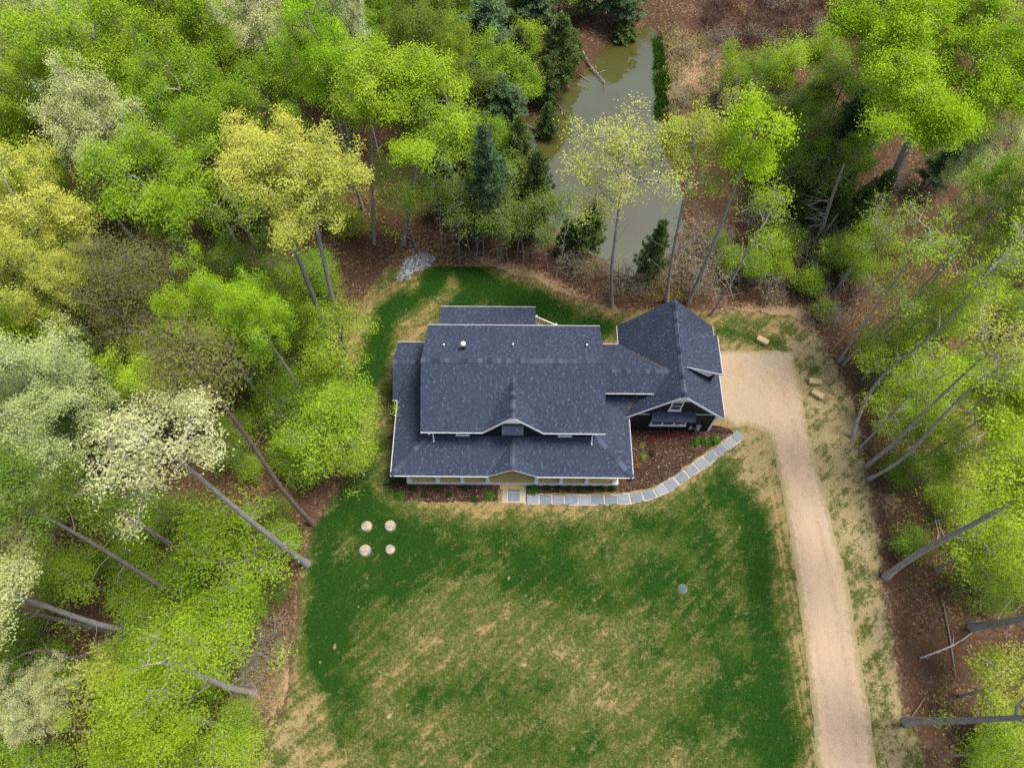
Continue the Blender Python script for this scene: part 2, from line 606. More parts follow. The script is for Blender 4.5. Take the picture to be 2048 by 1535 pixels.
make_materials()
leaf_mat('leaf_lime', (0.125, 0.215, 0.010), (0.27, 0.41, 0.020), (0.48, 0.62, 0.058))
leaf_mat('leaf_vivid', (0.14, 0.27, 0.008), (0.30, 0.50, 0.016), (0.50, 0.69, 0.050))
leaf_mat('leaf_green', (0.095, 0.175, 0.010), (0.205, 0.345, 0.020), (0.38, 0.54, 0.055))
leaf_mat('leaf_mid', (0.060, 0.110, 0.014), (0.135, 0.215, 0.024), (0.25, 0.35, 0.055))
leaf_mat('leaf_gold', (0.27, 0.28, 0.030), (0.50, 0.52, 0.075), (0.73, 0.72, 0.19))
leaf_mat('leaf_pale', (0.29, 0.35, 0.09), (0.52, 0.59, 0.21), (0.77, 0.81, 0.42))
leaf_mat('leaf_white', (0.28, 0.31, 0.10), (0.56, 0.59, 0.25), (0.82, 0.83, 0.50))
leaf_mat('leaf_olive', (0.075, 0.082, 0.024), (0.160, 0.168, 0.042), (0.31, 0.31, 0.090))
leaf_mat('leaf_yellowgreen', (0.19, 0.25, 0.018), (0.36, 0.44, 0.045), (0.58, 0.64, 0.12))
leaf_mat('needle_blue', (0.085, 0.145, 0.065), (0.195, 0.300, 0.135), (0.35, 0.46, 0.24), 0.35)
leaf_mat('needle_olive', (0.080, 0.122, 0.038), (0.195, 0.265, 0.075), (0.34, 0.41, 0.14), 0.35)
leaf_mat('shrub_dark', (0.012, 0.032, 0.008), (0.028, 0.070, 0.012), (0.065, 0.14, 0.025), 0.25)
leaf_mat('shrub_bright', (0.04, 0.12, 0.010), (0.09, 0.24, 0.018), (0.17, 0.37, 0.035), 0.3)
leaf_mat('flower_red', (0.14, 0.018, 0.016), (0.34, 0.022, 0.022), (0.55, 0.05, 0.04), 0.3)
leaf_mat('leaf_rust', (0.14, 0.055, 0.020), (0.30, 0.13, 0.04), (0.45, 0.24, 0.08), 0.3)
leaf_mat('brush_brown', (0.055, 0.030, 0.022), (0.125, 0.070, 0.052), (0.25, 0.165, 0.125), 0.1)
leaf_mat('straw_blade', (0.22, 0.16, 0.07), (0.42, 0.33, 0.16), (0.60, 0.50, 0.28), 0.2)
leaf_mat('grass_blade', (0.012, 0.045, 0.006), (0.035, 0.105, 0.010), (0.085, 0.19, 0.024), 0.3)

# ------------------------------------------------------------------ ground
def world_poly(pts, h=0.0):
    return [tuple(P(a, b, h)[:2]) for a, b in pts]


CLEAR = world_poly([(480, 1700), (500, 1535), (548, 1440), (578, 1350), (572, 1290), (596, 1230), (592, 1180), (604, 1110), (632, 1040), (672, 985), (700, 930),
                    (722, 880), (700, 760), (686, 690), (716, 610), (756, 556), (800, 492), (880, 482), (950, 505), (1000, 536), (1060, 552), (1130, 590),
                    (1250, 618), (1430, 622), (1560, 624), (1612, 640), (1650, 690), (1680, 740), (1704, 800), (1722, 880), (1745, 960), (1758, 1060),
                    (1766, 1150), (1792, 1300), (1806, 1400), (1850, 1535), (1900, 1700)])
POND = world_poly([(1238, 72), (1300, 64), (1308, 110), (1302, 150), (1310, 190), (1304, 230), (1328, 300), (1350, 370), (1352, 450), (1325, 520), (1270, 545),
                   (1180, 508), (1124, 470), (1096, 400), (1066, 315), (1050, 268), (1078, 228), (1130, 180), (1160, 160), (1200, 116)], -0.7)
WATER_Z = -0.7


def pond_d(x, y):
    return sdist(POND, x, y) + (fbm(np.asarray(x) * .45, np.asarray(y) * .45, 91) - .5) * 2.2


def terrain(x, y):
    x, y = np.asarray(x, float), np.asarray(y, float)
    dc = sdist(CLEAR, x, y)
    rough = (fbm(x * 0.12, y * 0.12, 3) - 0.5) * 1.2 + (fbm(x * 0.6, y * 0.6, 9) - 0.5) * 0.25
    z = -0.03 + rough * smooth01(0.3, 6.0, dc)
    dp = pond_d(x, y)
    z = z * smooth01(0.0, 5.0, dp) - 0.72 * (1 - smooth01(-0.5, 3.5, dp)) - 0.5 * (1 - smooth01(-1.5, 0.6, dp))
    far = np.hypot(x, y - 25)
    return z + 0 * far


def tz(x, y):
    return float(terrain(np.array([x]), np.array([y]))[0])


def grid_mesh(xs, ys):
    X, Y = np.meshgrid(xs, ys)
    nx, ny = len(xs), len(ys)
    i = np.arange(nx * ny).reshape(ny, nx)
    F = np.stack([i[:-1, :-1], i[:-1, 1:], i[1:, 1:], i[1:, :-1]], -1).reshape(-1, 4)
    return X.ravel(), Y.ravel(), F


# leaf litter terrain: fine in view, stretched out to the horizon
ax = np.concatenate([[-1500, -500, -200, -110], np.arange(-62, 62.1, 0.5), [110, 200, 500, 1500]])
ay = np.concatenate([[-1500, -500, -150, -60, -25], np.arange(-8, 84.1, 0.5), [100, 140, 220, 500, 1500]])
gx, gy, gf = grid_mesh(ax, ay)
gz = terrain(gx, gy)
gpx, gpy = pix(gx, np.clip(gy, -20, 400), 0.0)
green = 0.12 + 0.35 * fbm(gx * 0.09, gy * 0.09, 21)
for (cx, cy, r, a) in [(1800, 800, 150, .5), (1880, 930, 120, .45), (1760, 700, 80, .4), (1900, 1120, 120, .35), (450, 1120, 150, .5), (430, 1280, 150, .5), (300, 1250, 150, .35),
                       (620, 520, 70, .3), (1980, 1500, 110, .5), (560, 480, 80, .3), (1330, 130, 60, .35), (1500, 480, 120, .15), (700, 820, 80, .4), (350, 1450, 160, .45), (1120, 180, 80, .25),
                       (1850, 1330, 110, -.7), (1600, 560, 90, -.15), (1000, 480, 160, -.5), (1600, 50, 180, -.6), (1900, 1250, 60, -.5), (650, 1090, 50, -.6), (640, 640, 60, -.5)]:
    green = green + a * np.exp(-((gpx - cx) ** 2 + (gpy - cy) ** 2) / (2 * (r * 0.6) ** 2))
dry = np.zeros_like(gx)
dc = sdist(CLEAR, gx, gy)
dry = dry + 0.52 * np.exp(-np.clip(dc, 0, 99) / 1.6)
for (cx, cy, r, a) in [(1370, 180, 60, .9), (1390, 130, 50, .55), (1180, 150, 40, .6), (1120, 190, 35, .55), (1430, 100, 60, .35), (1350, 60, 40, .4), (1090, 600, 90, .35), (1560, 610, 70, .4), (1600, 560, 90, .2),
                       (575, 1380, 60, .35), (1790, 1000, 25, .5), (1000, 560, 60, .25)]:
    dry = dry + a * np.exp(-((gpx - cx) ** 2 + (gpy - cy) ** 2) / (2 * (r * 0.7) ** 2))
me = fast_mesh('forest_floor', np.stack([gx, gy, gz], 1), gf, [M['litter']], {'green': green, 'dry': dry}, smooth=True)
tag(link(bpy.data.objects.new('forest_floor', me)), kind='structure')

# pond surface
pb = np.array(POND)
ctr = pb.mean(0)
ring = ctr + (pb - ctr) * 1.12
m = MB()
m.poly([(a, b, WATER_Z) for a, b in ring])
tag(m.build('pond', M['water']), kind='structure')


# lawn sheet: fine grid kept where it lies inside the cleared plot
def field(strokes, x, y):
    g = np.zeros_like(x)
    for pts, r, a in strokes:
        d = pdist(pts, x, y) if len(pts) > 1 else np.hypot(x - pts[0][0], y - pts[0][1])
        g = g + a * np.exp(-(d / r) ** 2)
    return g


lx, ly, lf = grid_mesh(np.arange(-19, 26.01, 0.2), np.arange(-5.0, 33.01, 0.2))
ld = sdist(CLEAR, lx, ly) + (fbm(lx * 0.9, ly * 0.9, 5) - 0.5) * 1.0
keep = (ld[lf] < 0.15).all(1)
lf = lf[keep]
used = np.unique(lf)
remap = np.full(len(lx), -1)
remap[used] = np.arange(len(used))
lf = remap[lf]
lx, ly, ld = lx[used], ly[used], ld[used]
lpx, lpy = pix(lx, ly, 0.0)
FRONT = [(686, 985), (640, 1040), (618, 1110), (604, 1200), (608, 1280), (604, 1345), (640, 1390), (672, 1535), (690, 1700), (1640, 1700), (1622, 1535), (1598, 1360), (1566, 1170),
         (1545, 1050), (1500, 965), (1440, 930), (1400, 955), (1330, 1000), (1240, 1020), (1000, 1022), (800, 1018), (740, 985)]
fd = sdist(FRONT, lpx, lpy)
jit = (fbm(lx * 0.5, ly * 0.5, 31) - 0.5) * 50
grass = 0.55 * smooth01(18, -30, fd + jit)
dark = [([(690, 985), (650, 1040), (640, 1110), (625, 1200), (630, 1290)], 45, .42), ([(740, 1020), (800, 1090), (760, 1160), (700, 1200)], 95, .38), ([(830, 1080), (1000, 1090), (1150, 1080)], 70, .20),
        ([(1050, 1150), (1200, 1170), (1330, 1170), (1420, 1140)], 55, .34), ([(1440, 970), (1490, 1030), (1520, 1100), (1530, 1250), (1545, 1400), (1570, 1540)], 38, .42),
        ([(660, 1330), (700, 1400), (680, 1480)], 42, .34), ([(820, 1400), (930, 1390), (1060, 1380)], 38, .20), ([(1380, 1440), (1480, 1400), (1520, 1480)], 60, .30),
        ([(1010, 1500), (1100, 1480), (1190, 1490)], 40, .22), ([(1300, 1040), (1400, 1060)], 50, .25), ([(760, 1490), (810, 1480)], 30, .25), ([(1230, 1330), (1330, 1290), (1420, 1280)], 40, .2),
        ([(1440, 1250), (1460, 1350)], 50, .2),
        # behind and beside the house
        ([(735, 760), (752, 690), (775, 630), (800, 605)], 26, .80), ([(722, 800), (720, 760)], 20, .55), ([(860, 560), (905, 520), (960, 555), (1010, 575), (1060, 600)], 24, .75), ([(835, 600), (870, 570)], 20, .5),
        ([(900, 620), (960, 600), (1060, 620), (1120, 645), (1200, 655)], 26, .55), ([(930, 560), (925, 600)], 18, .5), ([(1080, 590), (1140, 620)], 18, .5), ([(800, 780), (770, 800), (770, 700)], 16, .25),
        ([(1180, 650), (1235, 660)], 20, .35), ([(700, 985), (740, 930), (760, 880)], 22, .35), ([(790, 960), (800, 985)], 16, .45), ([(760, 560), (800, 545)], 16, .25),
        ([(1436, 660), (1490, 672), (1560, 690)], 15, .55), ([(1570, 655), (1600, 665)], 12, .30), ([(1455, 640), (1520, 650)], 12, .3), ([(1620, 720), (1630, 745)], 10, .35),
        ([(1450, 930), (1470, 910)], 16, .25), ([(1600, 1230), (1625, 1400), (1635, 1540)], 12, .18), ([(1575, 1120), (1585, 1230)], 14, .22)]
thin = [([(840, 1240), (930, 1250)], 55, -.22), ([(1010, 1230)], 60, -.14), ([(1200, 1280), (1250, 1380)], 75, -.22), ([(860, 1290), (790, 1320)], 45, -.2), ([(760, 1420), (850, 1450)], 45, -.26),
        ([(1000, 1330), (1100, 1300)], 45, -.16), ([(1130, 1440), (1180, 1400)], 50, -.2), ([(830, 1030), (930, 1040), (1100, 1030), (1170, 1030)], 20, -.14), ([(1180, 1140), (1230, 1120)], 30, -.16),
        ([(700, 1500), (760, 1535), (900, 1535)], 38, -.22), ([(1440, 1040), (1460, 1100)], 22, -.28), ([(1400, 1150), (1390, 1130)], 18, -.3), ([(1320, 1530)], 60, -.2), ([(1480, 1180), (1490, 1260)], 14, -.2),
        ([(1380, 1270), (1350, 1400)], 40, -.14), ([(700, 1080), (670, 1120)], 16, -.25)]
fdk = field(dark, lpx, lpy)
grass = grass + fdk * np.where(lpy < 960, 1.3, 1.0) + 0.8 * field(thin, lpx, lpy) + 0.16 * smooth01(1250, 1400, lpy) * smooth01(660, 600, lpx)
backyard = smooth01(1000, 930, lpy) * smooth01(1260, 1180, lpx)
grass = grass + 0.12 * backyard * smooth01(-.6, -1.6, ld)
pale = smooth01(1560, 1640, lpx + (1090 - lpy) * 0.12) * smooth01(620, 700, lpy)
pale = np.maximum(pale, 0.75 * np.exp(-((np.hypot((lpx - 1500) / 70, (lpy - 940) / 80)) ** 2)))
pale = np.maximum(pale, 0.65 * np.exp(-((lpx - 560) / 70) ** 2) * smooth01(1350, 1450, lpy))
pale = np.maximum(pale, 0.4 * np.exp(-((np.hypot((lpx - 1230) / 130, (lpy - 1300) / 110)) ** 2)))
grass = grass + 0.10 * smooth01(1000, 1100, lpy) * smooth01(1600, 1660, lpx)
grass = grass + np.where((lpx > 1560) & (lpy > 640), 0.02, 0.0)
litter = 0.62 * smooth01(-1.3, 0.2, ld)
litter = np.maximum(litter, 0.38 * np.exp(-(pdist([(700, 700), (730, 600), (790, 545)], lpx, lpy) / 26) ** 2))
litter = np.maximum(litter, 0.30 * np.exp(-(pdist([(1130, 610), (1250, 628), (1420, 640)], lpx, lpy) / 14) ** 2))
rng = np.random.default_rng(3)
bare = np.zeros_like(lx)
for (cx, cy, r) in [(1187, 1200, 7), (671, 1291, 7), (642, 1325, 7), (915, 1110, 5), (1000, 1105, 5), (870, 1282, 7), (1240, 1306, 6), (1018, 1155, 6), (980, 1192, 6), (953, 1505, 6), (1050, 1330, 6),
                    (735, 1157, 5), (716, 1213, 4), (1380, 1136, 14), (1490, 1085, 10), (640, 900, 4), (1207, 1283, 5), (1250, 1495, 12), (830, 1440, 25), (690, 1365, 14), (775, 1415, 18), (1140, 1500, 10), (1170, 1440, 12)]:
    bare = bare + (0.75 if r < 8 else .38) * np.exp(-((lpx - cx) ** 2 + (lpy - cy) ** 2) / (r * (1.0 if r < 8 else 1.5)) ** 2)
for _ in range(90):
    cx, cy = rng.uniform(650, 1560), rng.uniform(1030, 1535)
    bare = bare + rng.uniform(.2, .6) * np.exp(-((lpx - cx) ** 2 + (lpy - cy) ** 2) / rng.uniform(3, 8) ** 2)
lz = 0.02 + 0.035 * fbm(lx * 1.1, ly * 1.1, 40) - 0.09 * smooth01(-0.5, 0.2, ld)
me = fast_mesh('lawn', np.stack([lx, ly, lz], 1), lf, [M['lawn']], {'grass': grass, 'rows': smooth01(1520, 1580, lpx - (lpy - 1100) * .12) * smooth01(900, 1050, lpy) * (1 - .75 * smooth01(1640, 1700, lpx - (lpy - 1100) * .2)), 'pale': pale, 'litter': litter, 'bare': bare}, smooth=True)
tag(link(bpy.data.objects.new('lawn', me)), kind='structure')


def sheet(name, poly, mat, z, step=0.25, ragged=0.25, seed=1, crown=0.0, edge_w=0.8, kind='structure', sink=True, extra=None):
    """surface laid on the plot with a slightly ragged outline and softly rounded rim"""
    p = np.array(poly)
    xs = np.arange(p[:, 0].min() - 1, p[:, 0].max() + 1, step)
    ys = np.arange(p[:, 1].min() - 1, p[:, 1].max() + 1, step)
    X, Y, F = grid_mesh(xs, ys)
    d = sdist(poly, X, Y) + (fbm(X * 3.0, Y * 3.0, seed) - 0.5) * 2 * ragged + (fbm(X * .3, Y * .3, seed + 9) - .5) * ragged * 2
    k = (d[F] < 0).all(1)
    F = F[k]
    u = np.unique(F)
    rm = np.full(len(X), -1)
    rm[u] = np.arange(len(u))
    X, Y, d = X[u], Y[u], d[u]
    Z = z - 0.012 + crown * smooth01(0, -0.5, d) + 0.030 * (fbm(X * 2.5, Y * 2.5, seed + 3) - .3) - (0.075 * smooth01(-0.30, -0.02, d) if sink else 0)
    edge = smooth01(-edge_w, 0, d)
    at = {'edge': edge}
    at.update(extra(X, Y) if extra else {})
    me = fast_mesh(name, np.stack([X, Y, Z], 1), rm[F], [mat], at, smooth=True)
    return tag(link(bpy.data.objects.new(name, me)), kind=kind)


DRIVE = world_poly([(1380, 702), (1440, 698), (1520, 697), (1588, 700), (1604, 770), (1620, 860), (1642, 950), (1672, 1060), (1700, 1170), (1724, 1300), (1744, 1420), (1756, 1535), (1766, 1700),
                    (1646, 1700), (1628, 1535), (1616, 1400), (1600, 1250), (1582, 1120), (1562, 1000), (1545, 910), (1532, 870), (1500, 858), (1470, 858), (1440, 842), (1400, 836), (1380, 800)])
LANE = world_poly([(1706, 1700), (1693, 1535), (1668, 1350), (1640, 1180), (1612, 1030), (1586, 920), (1562, 840), (1536, 770), (1500, 740)])


def lane_attrs(X, Y):
    d = pdist(LANE, X, Y) + (fbm(X * .4, Y * .4, 61) - .5) * .5
    lane = np.exp(-(d / 1.5) ** 2)
    return {'track': lane * smooth01(24.5, 19.0, Y), 'rut': np.exp(-((np.abs(d) - .82) / .16) ** 2) * smooth01(26.0, 21.0, Y) + .5 * np.exp(-(d / .12) ** 2)}


sheet('driveway', DRIVE, M['drive'], 0.075, 0.1, 0.12, 11, 0.02, extra=lane_attrs, edge_w=1.0)
sheet('gravel_patch', world_poly([(786, 560), (800, 530), (815, 512), (850, 504), (874, 516), (862, 532), (836, 545), (822, 560), (800, 568)]), M['gravel'], 0.07, 0.15, 0.3, 13, 0.03)
BED_A = world_poly([(780, 958), (786, 1004), (840, 1009), (930, 1010), (1002, 1006), (1004, 950), (900, 930)])
sheet('planting_bed', BED_A, M['mulch'], 0.07, 0.12, 0.10, 15, 0.05)
BED_B = world_poly([(1050, 950), (1050, 990), (1150, 991), (1250, 988), (1300, 980), (1345, 957), (1395, 922), (1435, 892), (1468, 872), (1474, 862), (1455, 852), (1420, 846), (1380, 820), (1240, 830), (1200, 900)])
sheet('planting_bed', BED_B, M['mulch'], 0.07, 0.12, 0.10, 16, 0.05)

# ---- flagstone path: sand bed, then each slab
PATH = [P(*q)[:2] for q in [(1052, 998), (1100, 999), (1150, 1000), (1200, 1000), (1250, 998), (1300, 989), (1345, 967), (1392, 935), (1436, 903), (1482, 868)]]


def catmull(pts, n=12):
    pts = [np.array(p, float) for p in pts]
    out = []
    q = [2 * pts[0] - pts[1]] + pts + [2 * pts[-1] - pts[-2]]
    for i in range(1, len(q) - 2):
        for s in range(n):
            t = s / n
            a, b, c, d = q[i - 1], q[i], q[i + 1], q[i + 2]
            out.append(0.5 * ((2 * b) + (-a + c) * t + (2 * a - 5 * b + 4 * c - d) * t * t + (-a + 3 * b - 3 * c + d) * t ** 3))
    out.append(pts[-1])
    return np.array(out)


pc = catmull(PATH)
seg = np.r_[0, np.cumsum(np.linalg.norm(np.diff(pc, axis=0), axis=1))]


def along(s):
    p = np.array([np.interp(s, seg, pc[:, 0]), np.interp(s, seg, pc[:, 1])])
    q = np.array([np.interp(min(s + .05, seg[-1]), seg, pc[:, 0]), np.interp(min(s + .05, seg[-1]), seg, pc[:, 1])])
    o = np.array([np.interp(max(s - .05, 0), seg, pc[:, 0]), np.interp(max(s - .05, 0), seg, pc[:, 1])])
    d = (q - o) / np.linalg.norm(q - o)
    return p, d


left, right = [], []
for s in np.linspace(-0.0, seg[-1], 60):
    p, d = along(s)
    nrm = np.array([-d[1], d[0]])
    w = 0.39 + 0.03 * math.sin(s * 2.1)
    left.append(p + nrm * w)
    right.append(p - nrm * w)
pathpoly = [tuple(q) for q in left] + [tuple(q) for q in right[::-1]]
path = sheet('garden_path', pathpoly, M['dust'], 0.085, 0.07, 0.04, 18, 0.015, sink=False)
pad = world_poly([(1002, 966), (1052, 966), (1052, 1007), (1002, 1007)])
path_pad = sheet('garden_path', pad, M['dust'], 0.083, 0.07, 0.03, 19, 0.015, sink=False)


def paver(pts, z0, z1, parent, mat):
    m = MB()
    c = np.mean(pts, 0)
    inner = [c + (np.array(p) - c) * 0.955 for p in pts]
    n = len(pts)
    b = [(p[0], p[1], z0) for p in pts]
    mid = [(p[0], p[1], z1 - 0.012) for p in pts]
    top = [(p[0], p[1], z1) for p in inner]
    m.v = b + mid + top
    m.t = [0.5] * (3 * n)
    m.f = [tuple(range(2 * n, 3 * n))]
    for i in range(n):
        j = (i + 1) % n
        m.f += [(i, j, n + j, n + i), (n + i, n + j, 2 * n + j, 2 * n + i)]
    return m.build('paver', mat, parent)


rs = random.Random(5)
PITCH = 0.872
s = 0.42
while s + 0.36 < seg[-1] + 0.1:
    s0, s1 = s - 0.385 + rs.uniform(-.03, .04), s + 0.385 + rs.uniform(-.05, .03)
    ring = []
    for (ss, w) in ((s0, -.31), (s1, -.31), (s1, .31), (s0, .31)):
        p, d = along(np.clip(ss, 0, seg[-1]))
        nrm = np.array([-d[1], d[0]])
        ring.append(p + nrm * (w + rs.uniform(-.035, .035)) + d * rs.uniform(-.03, .03))
    ring8 = []
    for i in range(4):
        ring8 += [ring[i], (ring[i] + ring[(i + 1) % 4]) / 2 + np.array([rs.uniform(-.025, .025), rs.uniform(-.025, .025)])]
    paver(ring8, 0.06, 0.128 + rs.uniform(0, .012), path, M['stone'])
    s += PITCH
for (x0, x1, y0, y1, mt) in ((1017, 1040, 970, 984, 'stone'), (1016.5, 1039.5, 987, 1003, 'stone'), (1005, 1014, 970, 1003, 'tanstone'), (1042.5, 1049.5, 970, 984, 'tanstone')):
    q = world_poly([(x0, y1), (x1, y1), (x1, y0), (x0, y0)])
    paver([np.array(a) for a in q], 0.06, 0.125, path_pad, M[mt])

# ------------------------------------------------------------------ house
HX, HY = 0.05, 20.0
house = empty('house', (HX, HY, 0), R(-0.55))
tag(house, 'dark farmhouse with slate blue shingle roofs, wraparound porch and attached garage', 'house')


def L(p):
    """plot coordinates -> house coordinates"""
    return (p[0] - HX, p[1] - HY, p[2])


class HMB(MB):
    def build(self, name, mat, parent=house, smooth=False):
        self.v = [L(p) for p in self.v]
        return MB.build(self, name, mat, parent, smooth)


def clip_convex(poly, clip):
    """Sutherland-Hodgman in 2D; clip counter-clockwise"""
    out = poly
    n = len(clip)
    for i in range(n):
        a, b = clip[i], clip[(i + 1) % n]
        ex, ey = b[0] - a[0], b[1] - a[1]
        inp, out = out, []
        if not inp:
            return []
        for j in range(len(inp)):
            p, q = inp[j - 1], inp[j]
            sp = ex * (p[1] - a[1]) - ey * (p[0] - a[0])
            sq = ex * (q[1] - a[1]) - ey * (q[0] - a[0])
            if (sp >= 0) != (sq >= 0):
                t = sp / (sp - sq)
                out.append((p[0] + t * (q[0] - p[0]), p[1] + t * (q[1] - p[1])))
            if sq >= 0:
                out.append(q)
    return out


RS = random.Random(11)


def add_shingles(m, pts, expo=0.142):
    """rows of raised shingle tabs over one convex roof plane"""
    P3 = [np.array(p, float) for p in pts]
    n = np.zeros(3)
    for i in range(1, len(P3) - 1):
        n += np.cross(P3[i] - P3[0], P3[i + 1] - P3[0])
    n /= np.linalg.norm(n)
    if n[2] < 0:
        n = -n
        P3 = P3[::-1]
    up = np.array([0, 0, 1.0]) - n * n[2]
    up /= np.linalg.norm(up)
    u = np.cross(up, n)
    o = P3[0]
    q = [(float((p - o) @ u), float((p - o) @ up)) for p in P3]
    area = sum(q[i - 1][0] * q[i][1] - q[i][0] * q[i - 1][1] for i in range(len(q)))
    if area < 0:
        q = q[::-1]
    u0, u1 = min(a for a, b in q), max(a for a, b in q)
    w0, w1 = min(b for a, b in q), max(b for a, b in q)
    w = w0
    row = 0
    while w < w1 - 0.005:
        x = u0 - RS.uniform(0, .3)
        tall = RS.random() < .5
        while x < u1:
            tall = not tall
            wd = RS.uniform(.11, .17) if tall else RS.uniform(.13, .26)
            th = 0.018 if tall else 0.008
            r = RS.random()
            tint = (RS.uniform(0.25, 0.65) if r < .75 else RS.uniform(.6, .92)) if tall else RS.uniform(0.08, 0.45)
            cell = clip_convex([(x + .004, w), (x + wd - .004, w), (x + wd - .004, w + expo), (x + .004, w + expo)], q)
            if len(cell) >= 3:
                def hgt(b):
                    return 0.012 + th * max(0.0, 1 - (b - w) / expo)
                top = [o + u * a + up * b + n * hgt(b) for a, b in cell]
                bot = [o + u * a + up * b + n * 0.001 for a, b in cell]
                k = len(cell)
                i0 = len(m.v)
                m.v += [tuple(p) for p in top] + [tuple(p) for p in bot]
                m.t += [tint] * (2 * k)
                m.f.append(tuple(range(i0, i0 + k)))
                for i in range(k):
                    j = (i + 1) % k
                    m.f.append((i0 + j, i0 + i, i0 + k + i, i0 + k + j))
            x += wd
        w += expo
        row += 1


CAPS = {}


def ridge_caps(parent, a, b, drop_a, drop_b, step=0.29):
    """folded cap shingles laid one by one along a ridge or hip"""
    a, b = np.array(L(a)), np.array(L(b))
    d = b - a
    ln = np.linalg.norm(d)
    d = d / ln
    side = np.cross(d, (0, 0, 1))
    side /= np.linalg.norm(side)
    up = np.cross(side, d)
    key = (round(drop_a, 2), round(drop_b, 2))
    if key not in CAPS:
        m = MB()
        W, Ln = 0.17, step + 0.05
        def rows(x, z):
            return [(x, -W, z - W * drop_a), (x, 0, z), (x, W, z - W * drop_b)]
        t0, t1 = rows(0, 0.062), rows(Ln, 0.040)
        b0 = [(x, y, z - .03) for x, y, z in t0]
        m.v = t0 + t1 + b0
        m.t = [.5] * 9
        m.f = [(0, 3, 4, 1), (1, 4, 5, 2), (0, 1, 7, 6), (1, 2, 8, 7)]
        CAPS[key] = m.mesh('ridge_cap', M['shingle_cap'])
    import mathutils
    k = int(ln / step)
    for i in range(k):
        o = bpy.data.objects.new('ridge_cap', CAPS[key])
        p = a + d * (i * ln / k)
        mt = mathutils.Matrix(((d[0], -side[0], up[0], p[0]), (d[1], -side[1], up[1], p[1]), (d[2], -side[2], up[2], p[2]), (0, 0, 0, 1)))
        link(o, parent)
        o.matrix_local = mt


def roof_part(name, planes, thick=0.16, label=None, fascia_mat='white'):
    """white edged roof deck with its shingles as one child"""
    m = HMB()
    sh = HMB()
    for pts in planes:
        area = sum(pts[i - 1][0] * pts[i][1] - pts[i][0] * pts[i - 1][1] for i in range(len(pts)))
        p = list(pts) if area > 0 else list(pts)[::-1]
        m.solid(p, [(a, b, c - thick) for a, b, c in p])
        add_shingles(sh, p)
    r = m.build(name, M[fascia_mat])
    r.data.materials.append(M['underlay'])
    for q in r.data.polygons:
        if q.normal.z > 0.2:
            q.material_index = 1
    if label:
        r['label'] = label
    s = sh.build('shingles', M['shingle'], r)
    s['kind'] = 'stuff'
    return r


def gutter(parent, a, b, out=(0, -1, 0), w=0.06, h=0.085, drop=0.0):
    """open white trough hung along an eave"""
    a, b, out = np.array(a, float), np.array(b, float), np.array(out, float)
    m = HMB()
    z = np.array([0, 0, 1.0])
    base = a + out * 0.004 - z * drop
    e = b - a
    for (p0, p1) in (((0.0, -h), (w, -h + .0)), ):
        pass
    c = lambda q, o_, zz: tuple(q + out * o_ + z * zz - z * drop)
    for q0, q1 in ((a, b),):
        # bottom, outer wall, inner wall as thin solids
        m.bar(c(q0, w / 2, -h), c(q1, w / 2, -h), w, 0.012)
        m.bar(c(q0, w, -h / 2 + .01), c(q1, w, -h / 2 + .01), 0.02, h + .02)
        m.bar(c(q0, 0.012, -h / 2), c(q1, 0.012, -h / 2), 0.016, h - .01)
        for q in (q0, q1):
            m.bar(c(q, 0.008, -h / 2), c(q, w + .008, -h / 2), 0.012, h)
    return m.build('gutter', M['white'], parent)


# ---- geometry of the roofs
XL, XR, YE, YR, YB, HE, HR = -5.60, 5.76, 16.68, 20.60, 24.30, 5.50, 7.55
sl = (HR - HE) / (YR - YE)
XC, GW, GH = 0.07, 1.87, 7.14
GY = YE + (GH - HE) / sl
main_roof = roof_part('main_roof', [
    [(XL, YE, HE), (XC - GW, YE, HE), (XC, GY, GH), (XC, YR, HR), (XL, YR, HR)],
    [(XC + GW, YE, HE), (XR, YE, HE), (XR, YR, HR), (XC, YR, HR), (XC, GY, GH)],
    [(XL, YR, HR), (XR, YR, HR), (XR, YB, HE), (XL, YB, HE)],
    [(XC - GW, YE, HE), (XC, YE + .30, GH), (XC, GY, GH)],
    [(XC + GW, YE, HE), (XC, GY, GH), (XC, YE + .30, GH)]])
ridge_caps(main_roof, (XL, YR, HR), (XR, YR, HR), .53, .53)
ridge_caps(main_roof, (XC, GY + .1, GH), (XC, YE + .30, GH), .85, .85)
gutter(main_roof, (XL, YE, HE), (XC - GW, YE, HE))
gutter(main_roof, (XC + GW, YE, HE), (XR, YE, HE))
gutter(main_roof, (XL, YB, HE), (XR, YB, HE), (0, 1, 0))

